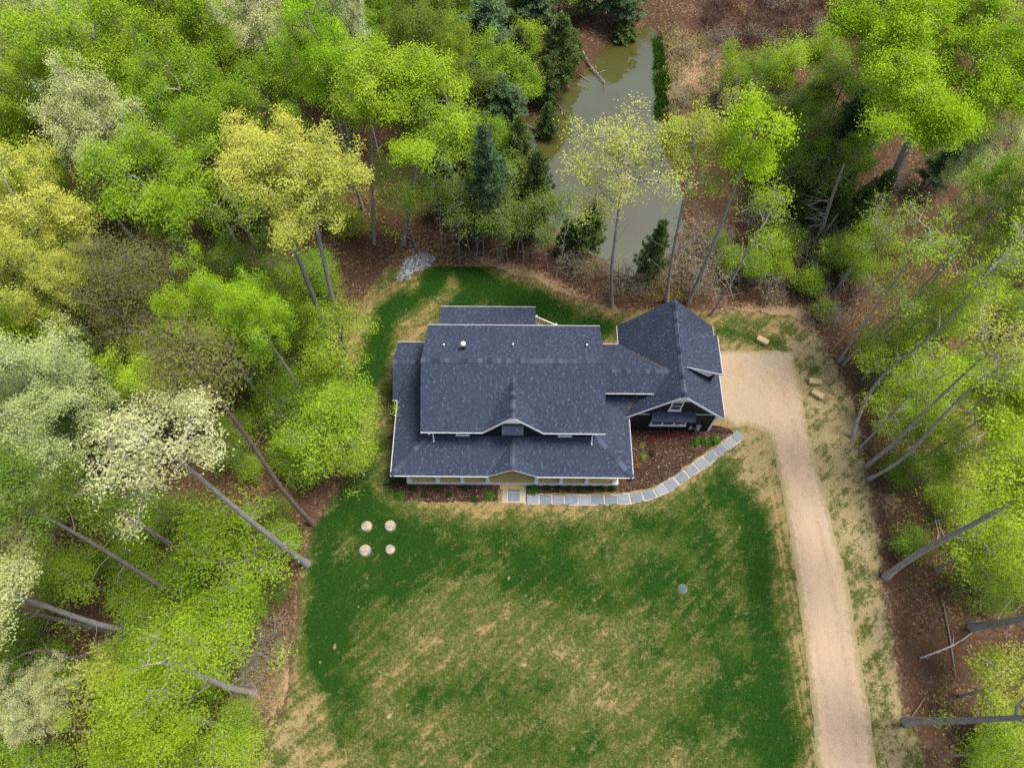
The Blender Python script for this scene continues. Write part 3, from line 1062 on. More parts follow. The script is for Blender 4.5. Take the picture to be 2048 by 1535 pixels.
PH, PS = 3.0, 0.48
PY, PL_, PR_, PT = 14.72, -7.62, 7.70, 17.03
ins = PT - PY
PHt = PH + PS * ins
PG, PGH = 1.55, 4.0
PGY = PY + (PGH - PH) / PS
WY0, WY1, WYR, WX = 20.0, 24.39, 22.2, -7.96
ws = 0.565
WHR = PH + ws * (WYR - WY0)
vy = WY0 + (PHt - PH) / ws
porch_roof = roof_part('porch_roof', [
    [(PL_, PY, PH), (XC - PG, PY, PH), (XC, PGY, PGH), (XC, PT, PHt), (PL_ + ins, PT, PHt)],
    [(XC + PG, PY, PH), (PR_, PY, PH), (PR_ - ins, PT, PHt), (XC, PT, PHt), (XC, PGY, PGH)],
    [(XC - PG, PY, PH), (XC, PY + .08, PGH), (XC, PGY, PGH)],
    [(XC + PG, PY, PH), (XC, PGY, PGH), (XC, PY + .08, PGH)],
    [(PL_, PY, PH), (PL_ + ins, PT, PHt), (PL_ + ins, vy, PHt), (PL_, WY0, PH)],
    [(PR_, PY, PH), (PR_, 18.9, PH), (5.95, 20.0, PH + PS * (PR_ - 5.95)), (PR_ - ins, 20.0, PHt), (PR_ - ins, PT, PHt)],
    [(PR_ - .02, 18.9, PH), (8.35, 20.0, PH + .76 * 1.1), (5.95, 20.0, PH + .76 * 1.1)]])
ridge_caps(porch_roof, (PL_, PY, PH), (PL_ + ins, PT, PHt), .3, .3, 0.30)
ridge_caps(porch_roof, (PR_, PY, PH), (PR_ - ins, PT, PHt), .3, .3, 0.30)
ridge_caps(porch_roof, (XC, PGY + .1, PGH), (XC, PY + .08, PGH), .62, .62)
gutter(porch_roof, (PL_, PY, PH), (XC - PG, PY, PH))
gutter(porch_roof, (XC + PG, PY, PH), (PR_, PY, PH))
gutter(porch_roof, (PL_, PY - .05, PH), (PL_, WY0, PH), (-1, 0, 0))
gutter(porch_roof, (PR_, PY - .05, PH), (PR_, 18.85, PH), (1, 0, 0))

side_roof = roof_part('side_wing_roof', [
    [(WX, WY0, PH), (PL_, WY0, PH), (PL_ + ins, vy, PHt), (PL_ + ins, WYR, WHR), (WX, WYR, WHR)],
    [(WX, WYR, WHR), (-5.25, WYR, WHR), (-5.25, WY1, PH), (WX, WY1, PH)]])
ridge_caps(side_roof, (WX, WYR, WHR), (-5.3, WYR, WHR), .56, .56)
gutter(side_roof, (WX, WY1, PH), (-5.3, WY1, PH), (0, 1, 0))
gutter(side_roof, (WX, WY0, PH), (PL_ - .12, WY0, PH))

CR, CH, CYB, CYF = 20.90, 5.75, 24.35, 19.76
cs = (CH - 3.0) / (CYB - CR)
CHF = CH - cs * (CR - CYF)
GXL, GXR, GXC, GRH, GE, GYF, GYB = 7.36, 14.0, 10.68, 6.40, 3.0, 18.82, 25.88
gs = (GRH - GE) / (GXC - GXL)
connector = roof_part('connector_roof', [
    [(5.35, CYF, CHF), (GXL + (CHF - GE) / gs, CYF, CHF), (GXL + (CH - GE) / gs, CR, CH), (5.35, CR, CH)],
    [(5.35, CR, CH), (GXL + (CH - GE) / gs, CR, CH), (GXL, CYB, GE), (5.35, CYB, GE)]], 0.2)
ridge_caps(connector, (5.75, CR, CH), (GXL + (CH - GE) / gs, CR, CH), .8, .8)
gutter(connector, (5.45, CYF, CHF), (GXL + (CHF - GE) / gs - .05, CYF, CHF))
gutter(connector, (5.45, CYB, GE), (GXL - .1, CYB, GE), (0, 1, 0))
garage_roof = roof_part('garage_roof', [
    [(GXL, GYF, GE), (GXC, GYF, GRH), (GXC, GYB, GRH), (GXL, GYB, GE)],
    [(GXC, GYF, GRH), (GXR, GYF, GE), (GXR, GYB, GE), (GXC, GYB, GRH)]])
ridge_caps(garage_roof, (GXC, GYB, GRH), (GXC, GYF, GRH), 1.0, 1.0)
gutter(garage_roof, (GXL, CYB + .05, GE), (GXL, GYB, GE), (-1, 0, 0))
gutter(garage_roof, (GXR, GYF + .45, GE), (GXR, GYB, GE), (1, 0, 0))
DX, DH, DY0, DY1 = 13.50, 5.30, 20.95, 23.75
dormer = roof_part('dormer_roof', [[(GXC + .1, DY0, GRH - .02), (DX, DY0, DH), (DX, DY1, DH), (GXC + .1, DY1, GRH - .02)]], 0.17)
gutter(dormer, (DX, DY0, DH), (DX, DY1, DH), (1, 0, 0))
rear_porch = roof_part('rear_porch_roof', [[(-5.13, 27.33, PH), (-5.13, 23.95, 4.17), (1.60, 23.95, 4.17), (1.60, 27.33, PH)]])
gutter(rear_porch, (-5.13, 27.33, PH), (1.60, 27.33, PH), (0, 1, 0))
# little roofs over the windows
aw1 = roof_part('window_awning', [[(XC - .66, 16.46, 5.66), (XC + .66, 16.46, 5.66), (XC + .66, 17.0, 6.28), (XC - .66, 17.0, 6.28)]], 0.10, None, 'black')
aw2 = roof_part('window_awning', [[(9.22, 18.62, 2.86), (12.12, 18.62, 2.86), (12.12, 19.17, 3.36), (9.22, 19.17, 3.36)]], 0.09, None, 'black')
for aw, x0, x1, y0, y1, z0, z1 in ((aw1, XC - .66, XC + .66, 16.46, 17.0, 5.66, 6.28), (aw2, 9.22, 12.12, 18.62, 19.17, 2.86, 3.36)):
    for x in (x0 + .08, x1 - .08):
        m = HMB()
        m.bar((x, y0 + .08, z0 - .12), (x, y1 - .02, z0 - .55), 0.09, 0.09)
        m.bar((x, y0 + .03, z0 - .11), (x, y1 - .02, z0 - .11), 0.09, 0.08)
        m.bar((x, y1 - .03, z0 - .65), (x, y1 - .03, z0 + .1), 0.09, 0.05, (1, 0, 0))
        m.build('bracket', M['black'], aw)

# valleys with bare metal and leaf debris showing
for parent, a, b, w in ((porch_roof, (XC - PG, PY + .05, PH), (XC, PGY + .1, PGH), .05), (porch_roof, (XC + PG, PY + .05, PH), (XC, PGY + .1, PGH), .05),
                        (connector, (GXL, CYB, GE), (GXL + (CH - GE) / gs, CR, CH), .11), (porch_roof, (7.42, 18.95, 3.08), (8.22, 20.0, 3.90), .06)):
    a, b = np.array(a), np.array(b)
    m = HMB()
    m.bar(a + (0, 0, .034), b + (0, 0, .034), w * .8, 0.012)
    m.build('valley_flashing', M['valley'], parent)

# white rake boards under the gable ends that face the camera
def rake(parent, a, b, depth=0.22, y=-0.03, label=None):
    m = HMB()
    a, b = np.array(a, float), np.array(b, float)
    off = np.array([0, y, 0])
    m.solid([a + off, b + off, b, a], [a + off - (0, 0, depth), b + off - (0, 0, depth), b - (0, 0, depth), a - (0, 0, depth)])
    return m.build('rake_board', M['white'], parent)


for pr, peak, (lx_, ly_, lz_), (rx_, ry_, rz_), fr in ((main_roof, (XC, YE + .30, GH), (XC - GW, YE, HE), (XC + GW, YE, HE), .20), (garage_roof, (GXC, GYF, GRH), (GXL, GYF, GE), (GXR, GYF, GE), .21)):
    rake(pr, (lx_, ly_, lz_), peak, fr)
    rake(pr, (rx_, ry_, rz_), peak, fr)
    # triangular white board across the peak
    m = HMB()
    s1 = (peak[2] - lz_) / (peak[0] - lx_)
    hw = 0.62 if pr is main_roof else 0.64
    z = peak[2] - s1 * hw
    yb = peak[1] + (ly_ - peak[1]) * hw / (peak[0] - lx_)
    m.v = [(peak[0], peak[1] - .034, peak[2] - .05), (peak[0] - hw, yb - .034, z - .05), (peak[0] + hw, yb - .034, z - .05)]
    m.v += [(a, b + .08, c) for a, b, c in m.v[:3]]
    m.t = [.5] * 6
    m.f = [(0, 1, 2), (5, 4, 3), (0, 3, 4, 1), (1, 4, 5, 2), (2, 5, 3, 0)]
    m.build('gable_board', M['white'], pr)
# porch gable: plain open rakes
rake(porch_roof, (XC - PG, PY, PH), (XC, PY + .08, PGH), .05, -.012)
rake(porch_roof, (XC + PG, PY, PH), (XC, PY + .08, PGH), .05, -.012)
# dormer front: tapering white board
m = HMB()
zd = lambda x: GRH - .02 - (x - GXC - .1) * (GRH - .02 - DH) / (DX - GXC - .1)
m.v = [(11.05, DY0 - .02, zd(11.05) - .02), (DX + .02, DY0 - .02, DH - .02), (DX + .02, DY0 - .02, DH - .20), (12.95, DY0 - .02, zd(12.95) - .22), (12.70, DY0 - .02, zd(12.7) - .66)]
m.v += [(a, b + .05, c) for a, b, c in m.v[:5]]
m.t = [.5] * 10
m.f = [(4, 3, 2, 1, 0), (5, 6, 7, 8, 9)] + [(i, (i + 1) % 5, 5 + (i + 1) % 5, 5 + i) for i in range(5)]
m.build('rake_board', M['white'], dormer)

# ---- walls
WF = 17.03


def wall_box(name, x0, x1, y0, y1, z0, z1):
    m = HMB()
    m.box(x0, x1, y0, y1, z0, z1)
    return m.build(name, M['black'])


w_main = wall_box('main_wall', -5.25, 5.42, WF, 23.92, 0.0, HE - .17)
m = HMB()   # front gable wall above the porch roof
m.solid([(XC - 1.75, WF + .1, HE), (XC + 1.75, WF + .1, HE), (XC + 1.75, WF, HE), (XC - 1.75, WF, HE)][::-1], [(XC - 1.75, WF + .1, HE - .3), (XC + 1.75, WF + .1, HE - .3), (XC + 1.75, WF, HE - .3), (XC - 1.75, WF, HE - .3)][::-1])
m.v += [(XC - 1.75, WF, HE - .2), (XC + 1.75, WF, HE - .2), (XC, WF, GH - .14), (XC - 1.75, WF + .1, HE - .2), (XC + 1.75, WF + .1, HE - .2), (XC, WF + .1, GH - .14)]
m.t += [.5] * 6
b = 8
m.f += [(b, b + 1, b + 2), (b + 5, b + 4, b + 3), (b, b + 2, b + 5, b + 3), (b + 1, b + 4, b + 5, b + 2)]
w_gab = m.build('gable_wall', M['black'])
w_side = wall_box('side_wing_wall', -7.55, -5.25, 20.35, 24.0, 0.0, PH - .1)
w_con = wall_box('connector_wall', 5.42, 8.6, 20.03, 23.95, 0.0, 3.0)
w_cl = wall_box('clerestory_wall', 5.44, 8.9, 20.04, 20.14, 2.8, CHF - .05)
m = HMB()
m.box(5.44, 8.85, 20.0, 20.036, CHF - .62, CHF - .2)
m.build('frieze_board', M['white'], w_cl)
m = HMB()   # garage: pentagon prism
gx0, gx1, gy0, gy1 = 7.72, 13.66, 19.17, 25.5
prof = [(gx0, 0.05), (gx1, 0.05), (gx1, GE + .2), (GXC, GRH - .2), (gx0, GE + .2)]
m.v = [(a, gy0, b) for a, b in prof] + [(a, gy1, b) for a, b in prof]
m.t = [.5] * 10
m.f = [(0, 1, 2, 3, 4), (9, 8, 7, 6, 5)] + [((i + 1) % 5, i, 5 + i, 5 + (i + 1) % 5) for i in range(5)]
w_gar = m.build('garage_wall', M['black'])
m = HMB()   # dormer box
xs0 = 10.9
m.v = []
for y in (DY0 + .22, DY1 - .22):
    m.v += [(xs0, y, GRH - .45), (13.2, y, GRH - (13.2 - GXC) * gs - .1), (13.2, y, zd(13.2) - .16), (xs0, y, zd(xs0) - .16)]
m.t = [.5] * 8
m.f = [(0, 1, 2, 3), (7, 6, 5, 4), (1, 5, 6, 2), (0, 3, 7, 4), (3, 2, 6, 7), (0, 4, 5, 1)]
m.build('dormer_wall', M['black'])

# board and batten: each batten on the faces the photograph shows
def batten(wall, x, y, z0, z1):
    m = HMB()
    m.box(x - .022, x + .022, y - .024, y - .001, z0, z1)
    m.build('batten', M['black'], wall)


x = gx0 + .3
while x < gx1 - .1:
    top = min(GE + .2 + (x - gx0), GE + .2 + (gx1 - x)) * 1.0
    top = GRH - .25 - abs(x - GXC) * gs
    if abs(x - 10.63) < .48:
        batten(w_gar, x, gy0, 0.1, 2.84), batten(w_gar, x, gy0, 4.95, top)
    else:
        batten(w_gar, x, gy0, 0.1, 2.84), batten(w_gar, x, gy0, 2.99, top)
    x += 0.305
x = XC - 1.7
while x < XC + 1.71:
    if abs(x - XC) > .68:
        batten(w_gab, x, WF, 4.2, GH - .28 - abs(x - XC) * .87)
    x += 0.243
x = -5.1
while x < 5.4:
    if abs(x - XC) > 1.8 and min(abs(x + 3.1), abs(x - 3.37)) > .45:
        batten(w_main, x, WF, 4.12, 5.33)
    x += 0.3

# garage trim
def trim(wall, x0, x1, y0, y1, z0, z1, name='trim_board'):
    m = HMB()
    m.box(x0, x1, y0, y1, z0, z1)
    return m.build(name, M['white'], wall)


trim(w_gar, gx0 + .02, 9.2, gy0 - .028, gy0 - .001, 2.86, 2.95)
trim(w_gar, 12.14, gx1 - .02, gy0 - .028, gy0 - .001, 2.86, 2.95)
trim(w_gar, gx0 - .02, gx0 + .08, gy0 - .03, gy0 - .001, 0.05, GE + .15, 'corner_board')
trim(w_gar, gx1 - .08, gx1 + .025, gy0 - .03, gy0 + .1, 0.05, GE + .15, 'corner_board')
trim(w_gar, gx0 + .08, gx1 - .08, gy0 - .026, gy0 - .001, 0.0, 0.07, 'base_trim')


def window(x0, x1, z0, z1, y, cols=1, frame=0.085, label=None, rows=1):
    """white framed window standing proud of a front wall"""
    m = HMB()
    yf = y - .05
    m.box(x0, x1, yf, y - .002, z0, z0 + frame)
    m.box(x0, x1, yf, y - .002, z1 - frame, z1)
    w = (x1 - x0)
    xs = [x0 + w * i / cols for i in range(cols + 1)]
    for i, q in enumerate(xs):
        a = q if i == 0 else (q - frame if i == cols else q - frame / 2 * 1.3)
        b_ = q + frame if i == 0 else (q if i == cols else q + frame / 2 * 1.3)
        m.box(a, b_, yf - .002, y - .003, z0 + frame, z1 - frame)
    win = m.build('window', M['white'])
    if label:
        win['label'] = label
    for i in range(cols):
        a, b_ = xs[i] + frame * .6, xs[i + 1] - frame * .6
        for k in range(rows):
            za, zb = z0 + frame + (z1 - z0 - 2 * frame) * k / rows, z0 + frame + (z1 - z0 - 2 * frame) * (k + 1) / rows
            g = HMB()
            g.box(a, b_, y - .028, y - .006, za + .004, zb - .004)
            g.build('pane', M['glass'], win)
            if rows > 1 and k:
                g = HMB()
                g.box(a, b_, y - .045, y - .030, za - .03, za + .03)
                g.build('sash_rail', M['white'], win)
    g = HMB()
    g.box(x0 - .06, x1 + .06, y - .11, y - .003, z0 - .05, z0 - .003)
    g.build('sill', M['white'], win)
    return win


gw = window(10.24, 11.02, 3.62, 4.88, gy0, 1, .09, None, 2)
tw = window(9.44, 11.86, 1.12, 2.35, gy0, 3, .09, 'white triple window under the garage awning')
g = HMB()
g.box(11.42, 11.66, gy0 - .034, gy0 - .029, 1.22, 1.42)
g.build('lit_lamp', M['lampglass'], tw)
window(-3.48, -2.72, 4.28, 5.30, WF, 1, .075)
window(2.98, 3.76, 4.28, 5.30, WF, 1, .075)
window(XC - .42, XC + .42, 4.55, 5.45, WF, 1, .08)

# porch floor: each front board, then the hidden side decks
porch = empty('porch_tmp', (0, 0, 0))
bpy.data.objects.remove(porch)
m = HMB()
m.box(-6.95, -5.25, 17.1, 20.3, .38, .45)
m.box(5.42, 7.1, 17.1, 19.0, .38, .45)
m.box(-6.9, 7.05, 15.3, 17.0, 0.02, .36)
pf = m.build('porch_floor', M['lumber'])
y = 15.155
while y < 17.05:
    m = HMB()
    dz = RS.uniform(-.003, .003)
    m.box(-6.95, 7.1, y, y + .133, .38 + dz, .45 + dz)
    m.build('floor_board', M['lumber'], pf)
    y += .140
trim(pf, -6.98, 7.13, 15.085, 15.15, .16, .456, 'skirt_board')
trim(pf, -7.03, -6.955, 15.155, 20.2, .16, .45, 'skirt_board')
trim(pf, 7.105, 7.16, 15.155, 18.9, .16, .45, 'skirt_board')
trim(pf, -6.98, 7.13, 15.09, 15.145, .0, .155, 'skirt_board')
st = HMB()
st.box(-.72, .82, 14.80, 15.075, .0, .21)
stp = st.build('porch_step', M['lumber'])
for k in range(2):
    m = HMB()
    m.box(-.76, .86, 14.78 + .15 * k, 14.925 + .15 * k, .215, .255)
    m.build('tread_board', M['lumber'], stp)
for x in (-6.80, -4.92, -3.28, -1.58, 1.66, 3.32, 5.02, 6.86):
    m = HMB()
    y0, y1 = 15.17, 15.37
    m.box(x - .10, x + .10, y0, y1, .455, 2.72)
    m.box(x - .14, x + .14, y0 - .04, y1 + .04, .453, .62)
    m.box(x - .14, x + .14, y0 - .04, y1 + .04, 2.55, 2.72)
    m.build('porch_column', M['white'])
m = HMB()
m.box(-6.95, 7.1, 15.15, 15.39, 2.73, 2.90)
m.build('porch_beam', M['white'])

# downspouts from the upper eave and the corner drains
def downspout(pts, w=0.085, parent=None, mat='white', name='downspout'):
    m = HMB()
    m.tube(pts, w / 2 * 1.2, 6)
    return m.build(name, M[mat], parent or house)


downspout([(-5.10, YE - .06, HE - .1), (-5.06, YE - .02, HE - .3), (-4.96, WF - .06, HE - .55), (-4.96, WF - .07, 4.25), (-4.93, WF - .30, 4.02), (-4.93, WF - .42, 3.96)])
downspout([(5.22, YE - .06, HE - .1), (5.18, YE - .02, HE - .3), (5.10, WF - .06, HE - .55), (5.10, WF - .07, 4.25), (5.08, WF - .30, 4.02), (5.08, WF - .5, 3.93)])
downspout([(PL_ - .1, 18.9, PH - .1), (PL_ - .1, 18.9, 2.6), (-6.7, 19.0, 2.3), (-6.7, 19.0, .2)])
downspout([(WX + .2, WY0 - .06, PH - .1), (-7.62, WY0 + .25, 2.6), (-7.62, 20.25, 2.3), (-7.62, 20.25, .2)])
downspout([(-7.62, 20.1, .35), (-8.05, 19.2, .30), (-8.06, 19.15, .12)])
downspout([(GXR - .05, GYF + .5, GE - .1), (gx1 + .1, gy0 + .1, 2.5), (gx1 + .08, gy0 + .06, 2.2), (gx1 + .08, gy0 + .06, .2)])

# vents through the main roof
def on_rear(x, y):
    return HR - (y - YR) * sl * (YR - YE) / (YB - YR)


for (x, y) in ((-4.30, 21.95), (0.05, 22.05), (4.70, 22.05)):
    m = HMB()
    z = on_rear(x, y)
    m.tube([(x, y, z - .05), (x, y, z + .32)], .055, 8)
    v = m.build('plumbing_vent', M['white'], main_roof)
    m = HMB()
    m.tube([(x, y, z - .02), (x, y, z + .06)], [.16, .07], 8)
    m.build('vent_boot', M['plastic'], main_roof)
x, y = -3.05, 21.75
z = on_rear(x, y)
m = HMB()
m.tube([(x, y, z - .1), (x, y, z + .55)], .10, 12)
m.build('flue_pipe', M['plastic'], main_roof, )
m = HMB()
m.tube([(x, y, z + .56), (x, y, z + .68), (x, y, z + .74), (x, y, z + .78)], [.17, .17, .14, .05], 14)
m.build('flue_cap', M['white'], main_roof, True)

# meter boxes on the garage front
m = HMB()
m.box(12.62, 12.90, gy0 - .20, gy0 - .03, .55, 1.25)
m.box(12.60, 12.92, gy0 - .215, gy0 - .02, 1.25, 1.29)
m.build('electric_meter', M['metal'])
m = HMB()
m.tube([(12.76, gy0 - .2, .95), (12.76, gy0 - .32, .95)], .09, 10)
m.tube([(12.76, gy0 - .1, .55), (12.76, gy0 - .1, .02)], .03, 6)
m.build('meter_dial', M['metal'])
m = HMB()
m.box(12.18, 12.36, gy0 - .15, gy0 - .03, .6, 1.05)
m.box(12.36, 12.62, gy0 - .10, gy0 - .05, .68, .74)
m.build('disconnect_box', M['metal'])

# rear deck with white railing
m = HMB()
m.solid([(-5.0, 23.95, .55), (4.6, 23.95, .55), (4.6, 26.15, .55), (1.75, 27.55, .55), (-5.0, 27.1, .55)], [(-5.0, 23.95, .40), (4.6, 23.95, .40), (4.6, 26.15, .40), (1.75, 27.55, .40), (-5.0, 27.1, .40)])
deck = m.build('rear_deck', M['lumber'])
k = 0
yy = 24.0
while yy < 27.4:
    x1 = 4.55 if yy + .13 < 26.1 else 1.8 + (27.5 - yy - .13) * 2.03
    if x1 > 1.0:
        m = HMB()
        m.box(0.6, x1, yy, yy + .132, .553, .585)
        m.build('deck_board', M['lumber'], deck)
    yy += .14
A, B = np.array((1.72, 27.46, .58)), np.array((4.55, 26.08, .58))
rail = HMB()
rail.bar(A + (0, 0, .98), B + (0, 0, .98), .09, .05)
rail.bar(A + (0, 0, .12), B + (0, 0, .12), .06, .06)
rl = rail.build('railing', M['white'])
n = 24
for i in range(n + 1):
    p = A + (B - A) * i / n
    m = HMB()
    if i % 12 == 0:
        m.box(p[0] - .06, p[0] + .06, p[1] - .06, p[1] + .06, .3, 1.62)
        m.box(p[0] - .08, p[0] + .08, p[1] - .08, p[1] + .08, 1.622, 1.66)
        m.build('railing_post', M['white'], rl)
    else:
        m.box(p[0] - .026, p[0] + .026, p[1] - .026, p[1] + .026, .68, 1.53)
        m.build('baluster', M['white'], rl)
for x in (-5.0, -1.7, 1.5):
    m = HMB()
    m.box(x - .09, x + .09, 26.9, 27.08, .0, 2.95)
    m.build('rear_porch_column', M['white'])

# ------------------------------------------------------------------ trees
def tubes(p0, p1, r0, r1, k):
    """many tapered tube segments at once"""
    d = p1 - p0
    ln = np.linalg.norm(d, axis=1, keepdims=True) + 1e-9
    d = d / ln
    a = np.where(np.abs(d[:, :1]) < 0.8, np.array([[1.0, 0, 0]]), np.array([[0, 1.0, 0]]))
    u = np.cross(d, a)
    u /= np.linalg.norm(u, axis=1, keepdims=True)
    w = np.cross(d, u)
    ang = 2 * np.pi * np.arange(k) / k
    ring = np.cos(ang)[None, :, None] * u[:, None, :] + np.sin(ang)[None, :, None] * w[:, None, :]
    A = p0[:, None, :] + ring * r0[:, None, None]
    B = p1[:, None, :] + ring * r1[:, None, None]
    V = np.concatenate([A, B], 1).reshape(-1, 3)
    s = len(p0)
    base = (np.arange(s) * 2 * k)[:, None]
    i = np.arange(k)[None, :]
    j = (np.arange(k)[None, :] + 1) % k
    F = np.stack([base + i, base + j, base + k + j, base + k + i], -1).reshape(-1, 4)
    return V, F


def leaf_quads(rng, pos, out, size, aspect=0.62, upbias=1.05, tint=None, fold=0.0):
    """one pointed leaf blade (a triangle) per position, facing mostly up and outwards"""
    n = len(pos)
    nr = rng.normal(size=(n, 3)) * 0.55 + out * 0.45 + np.array([0, 0, upbias])
    nr /= np.linalg.norm(nr, axis=1, keepdims=True)
    a = rng.normal(size=(n, 3))
    t = np.cross(nr, a)
    t /= np.linalg.norm(t, axis=1, keepdims=True) + 1e-9
    b = np.cross(nr, t)
    s = size * rng.uniform(0.55, 1.4, n)[:, None] / 2
    V = np.stack([pos - t * s + b * s * aspect, pos - t * s - b * s * aspect, pos + t * s * 1.25], 1).reshape(-1, 3)
    F = np.arange(3 * n).reshape(n, 3)
    return V, F, np.repeat(tint, 3)


def skeleton(rng, C, rad, ntips, base_frac, r_base, lobes=0.25, nlobe=None, shell=0.45, wob=0.007, flat=0.0, low=-0.75, gnarl=0.10, single=0.35):
    """branch tree reaching random points of an uneven crown volume; C crown centre relative to the foot"""
    C = np.array(C, float)
    rad = np.array(rad, float)
    top = C + np.array([0, 0, rad[2] * single])
    nt = 12
    s = np.linspace(0, 1, nt + 1)
    L_ = np.linalg.norm(top)
    bend = rng.normal(size=2) * wob * L_
    bend2 = rng.normal(size=2) * wob * 0.5 * L_
    tr = np.outer(s, top)
    tr[:, :2] += np.outer(np.sin(np.pi * s), bend) + np.outer(np.sin(2 * np.pi * s), bend2)
    # uneven crown: radius varies with direction
    ph = rng.uniform(0, 6.28, (5, 2))
    fr = rng.integers(1, 4, (5, 2))
    d = rng.normal(size=(ntips * 3, 3))
    d /= np.linalg.norm(d, axis=1, keepdims=True)
    d = d[d[:, 2] > low][:ntips]
    az, el = np.arctan2(d[:, 1], d[:, 0]), np.arcsin(d[:, 2])
    m = np.ones(len(d))
    for i in range(5):
        m += lobes * 0.5 * np.cos(fr[i, 0] * az + ph[i, 0]) * np.cos(fr[i, 1] * el * 1.5 + ph[i, 1])
    rr = rng.uniform(0, 1, len(d)) ** shell
    if nlobe is None:
        nlobe = int(np.clip(len(d) / 5.0, 10, 110))
    if nlobe:
        # foliage gathers in separate clumps carried on their own limbs
        dl, ml = d[:nlobe], m[:nlobe]
        cen = C + dl * rad * (ml * rng.uniform(.45, 1.0, nlobe) ** .6)[:, None]
        lr = (rad[0] * rad[1] * rad[2]) ** (1 / 3.0) * rng.uniform(.22, .42, nlobe) * (22.0 / (nlobe + 6)) ** .33
        w_ = lr ** 2
        which = rng.choice(nlobe, len(d), p=w_ / w_.sum())
        q = rng.normal(size=(len(d), 3))
        q /= np.linalg.norm(q, axis=1, keepdims=True)
        q[:, 2] = np.where(q[:, 2] < -.25, -q[:, 2], q[:, 2])
        off = q * (lr[which] * rng.uniform(.25, 1.0, len(d)) ** .5)[:, None]
        # clumps are drawn out along the way their limb grows, up and away from the fork
        grow = cen[which] - (C - np.array([0, 0, rad[2] * 1.1]))
        grow /= np.linalg.norm(grow, axis=1, keepdims=True) + 1e-9
        al = (off * grow).sum(1, keepdims=True)
        tips = cen[which] + off * .85 + grow * al * .75
        loose = rng.random(len(d)) < .15
        tips = np.where(loose[:, None], C + d * rad * (m * rr)[:, None], tips)
    else:
        tips = C + d * rad * (m * rr)[:, None]
    if flat > 0:
        lay = rng.uniform(0.5, 1.0)
        tips[:, 2] = np.round(tips[:, 2] / lay) * lay * flat + tips[:, 2] * (1 - flat)
    tips[:, 2] = np.maximum(tips[:, 2], 0.3)
    axis_d = np.linalg.norm((tips - C) / rad * np.array([1, 1, 0.6]), axis=1)
    tips = tips[np.argsort(axis_d)]
    mx = nt + 1 + len(tips) * 3
    N = np.zeros((mx, 3))
    par = np.full(mx, -1)
    plen = np.zeros(mx)
    ok = np.zeros(mx, bool)
    N[:nt + 1] = tr
    par[1:nt + 1] = np.arange(nt)
    ok[:nt + 1] = s >= base_frac
    cnt = nt + 1
    tipid = []
    for t in tips:
        q = N[:cnt]
        dv = t - q
        dd = np.sqrt((dv ** 2).sum(1)) + 1e-6
        cost = dd + 1.3 * np.maximum(0, -dv[:, 2] + 0.25 * dd) + 0.10 * plen[:cnt]
        cost[~ok[:cnt]] = 1e9
        j = int(np.argmin(cost))
        a, L1 = q[j].copy(), dd[j]
        prev = j
        for f in (0.36, 0.70):
            p = a + (t - a) * f
            p[2] += -0.06 * L1 if f < 0.5 else -0.03 * L1
            p += rng.normal(size=3) * gnarl * L1 * 0.6
            N[cnt] = p
            par[cnt] = prev
            plen[cnt] = plen[j] + L1 * f
            ok[cnt] = True
            prev = cnt
            cnt += 1
        N[cnt] = t
        par[cnt] = prev
        plen[cnt] = plen[j] + L1
        ok[cnt] = True
        tipid.append(cnt)
        cnt += 1
    N, par = N[:cnt], par[:cnt]
    load = np.zeros(cnt)
    load[tipid] = 1
    for i in range(cnt - 1, 0, -1):
        load[par[i]] += load[i]
    rad_n = 0.014 * np.power(np.maximum(load, 1), 0.52) * (L_ / 14) ** 0.5
    ts = np.linspace(0, 1, nt + 1)
    tr_r = r_base * (1 - 0.62 * ts)
    rad_n[:nt + 1] = np.maximum(np.minimum(tr_r, np.maximum(rad_n[:nt + 1] * 3.0, tr_r * (1 - 0.55 * ts))), 0.02)
    rad_n[0] = r_base * 1.45
    rad_n[nt + 1:] = np.minimum(rad_n[nt + 1:], r_base * 0.5)
    return N, par, rad_n, np.array(tipid), nt


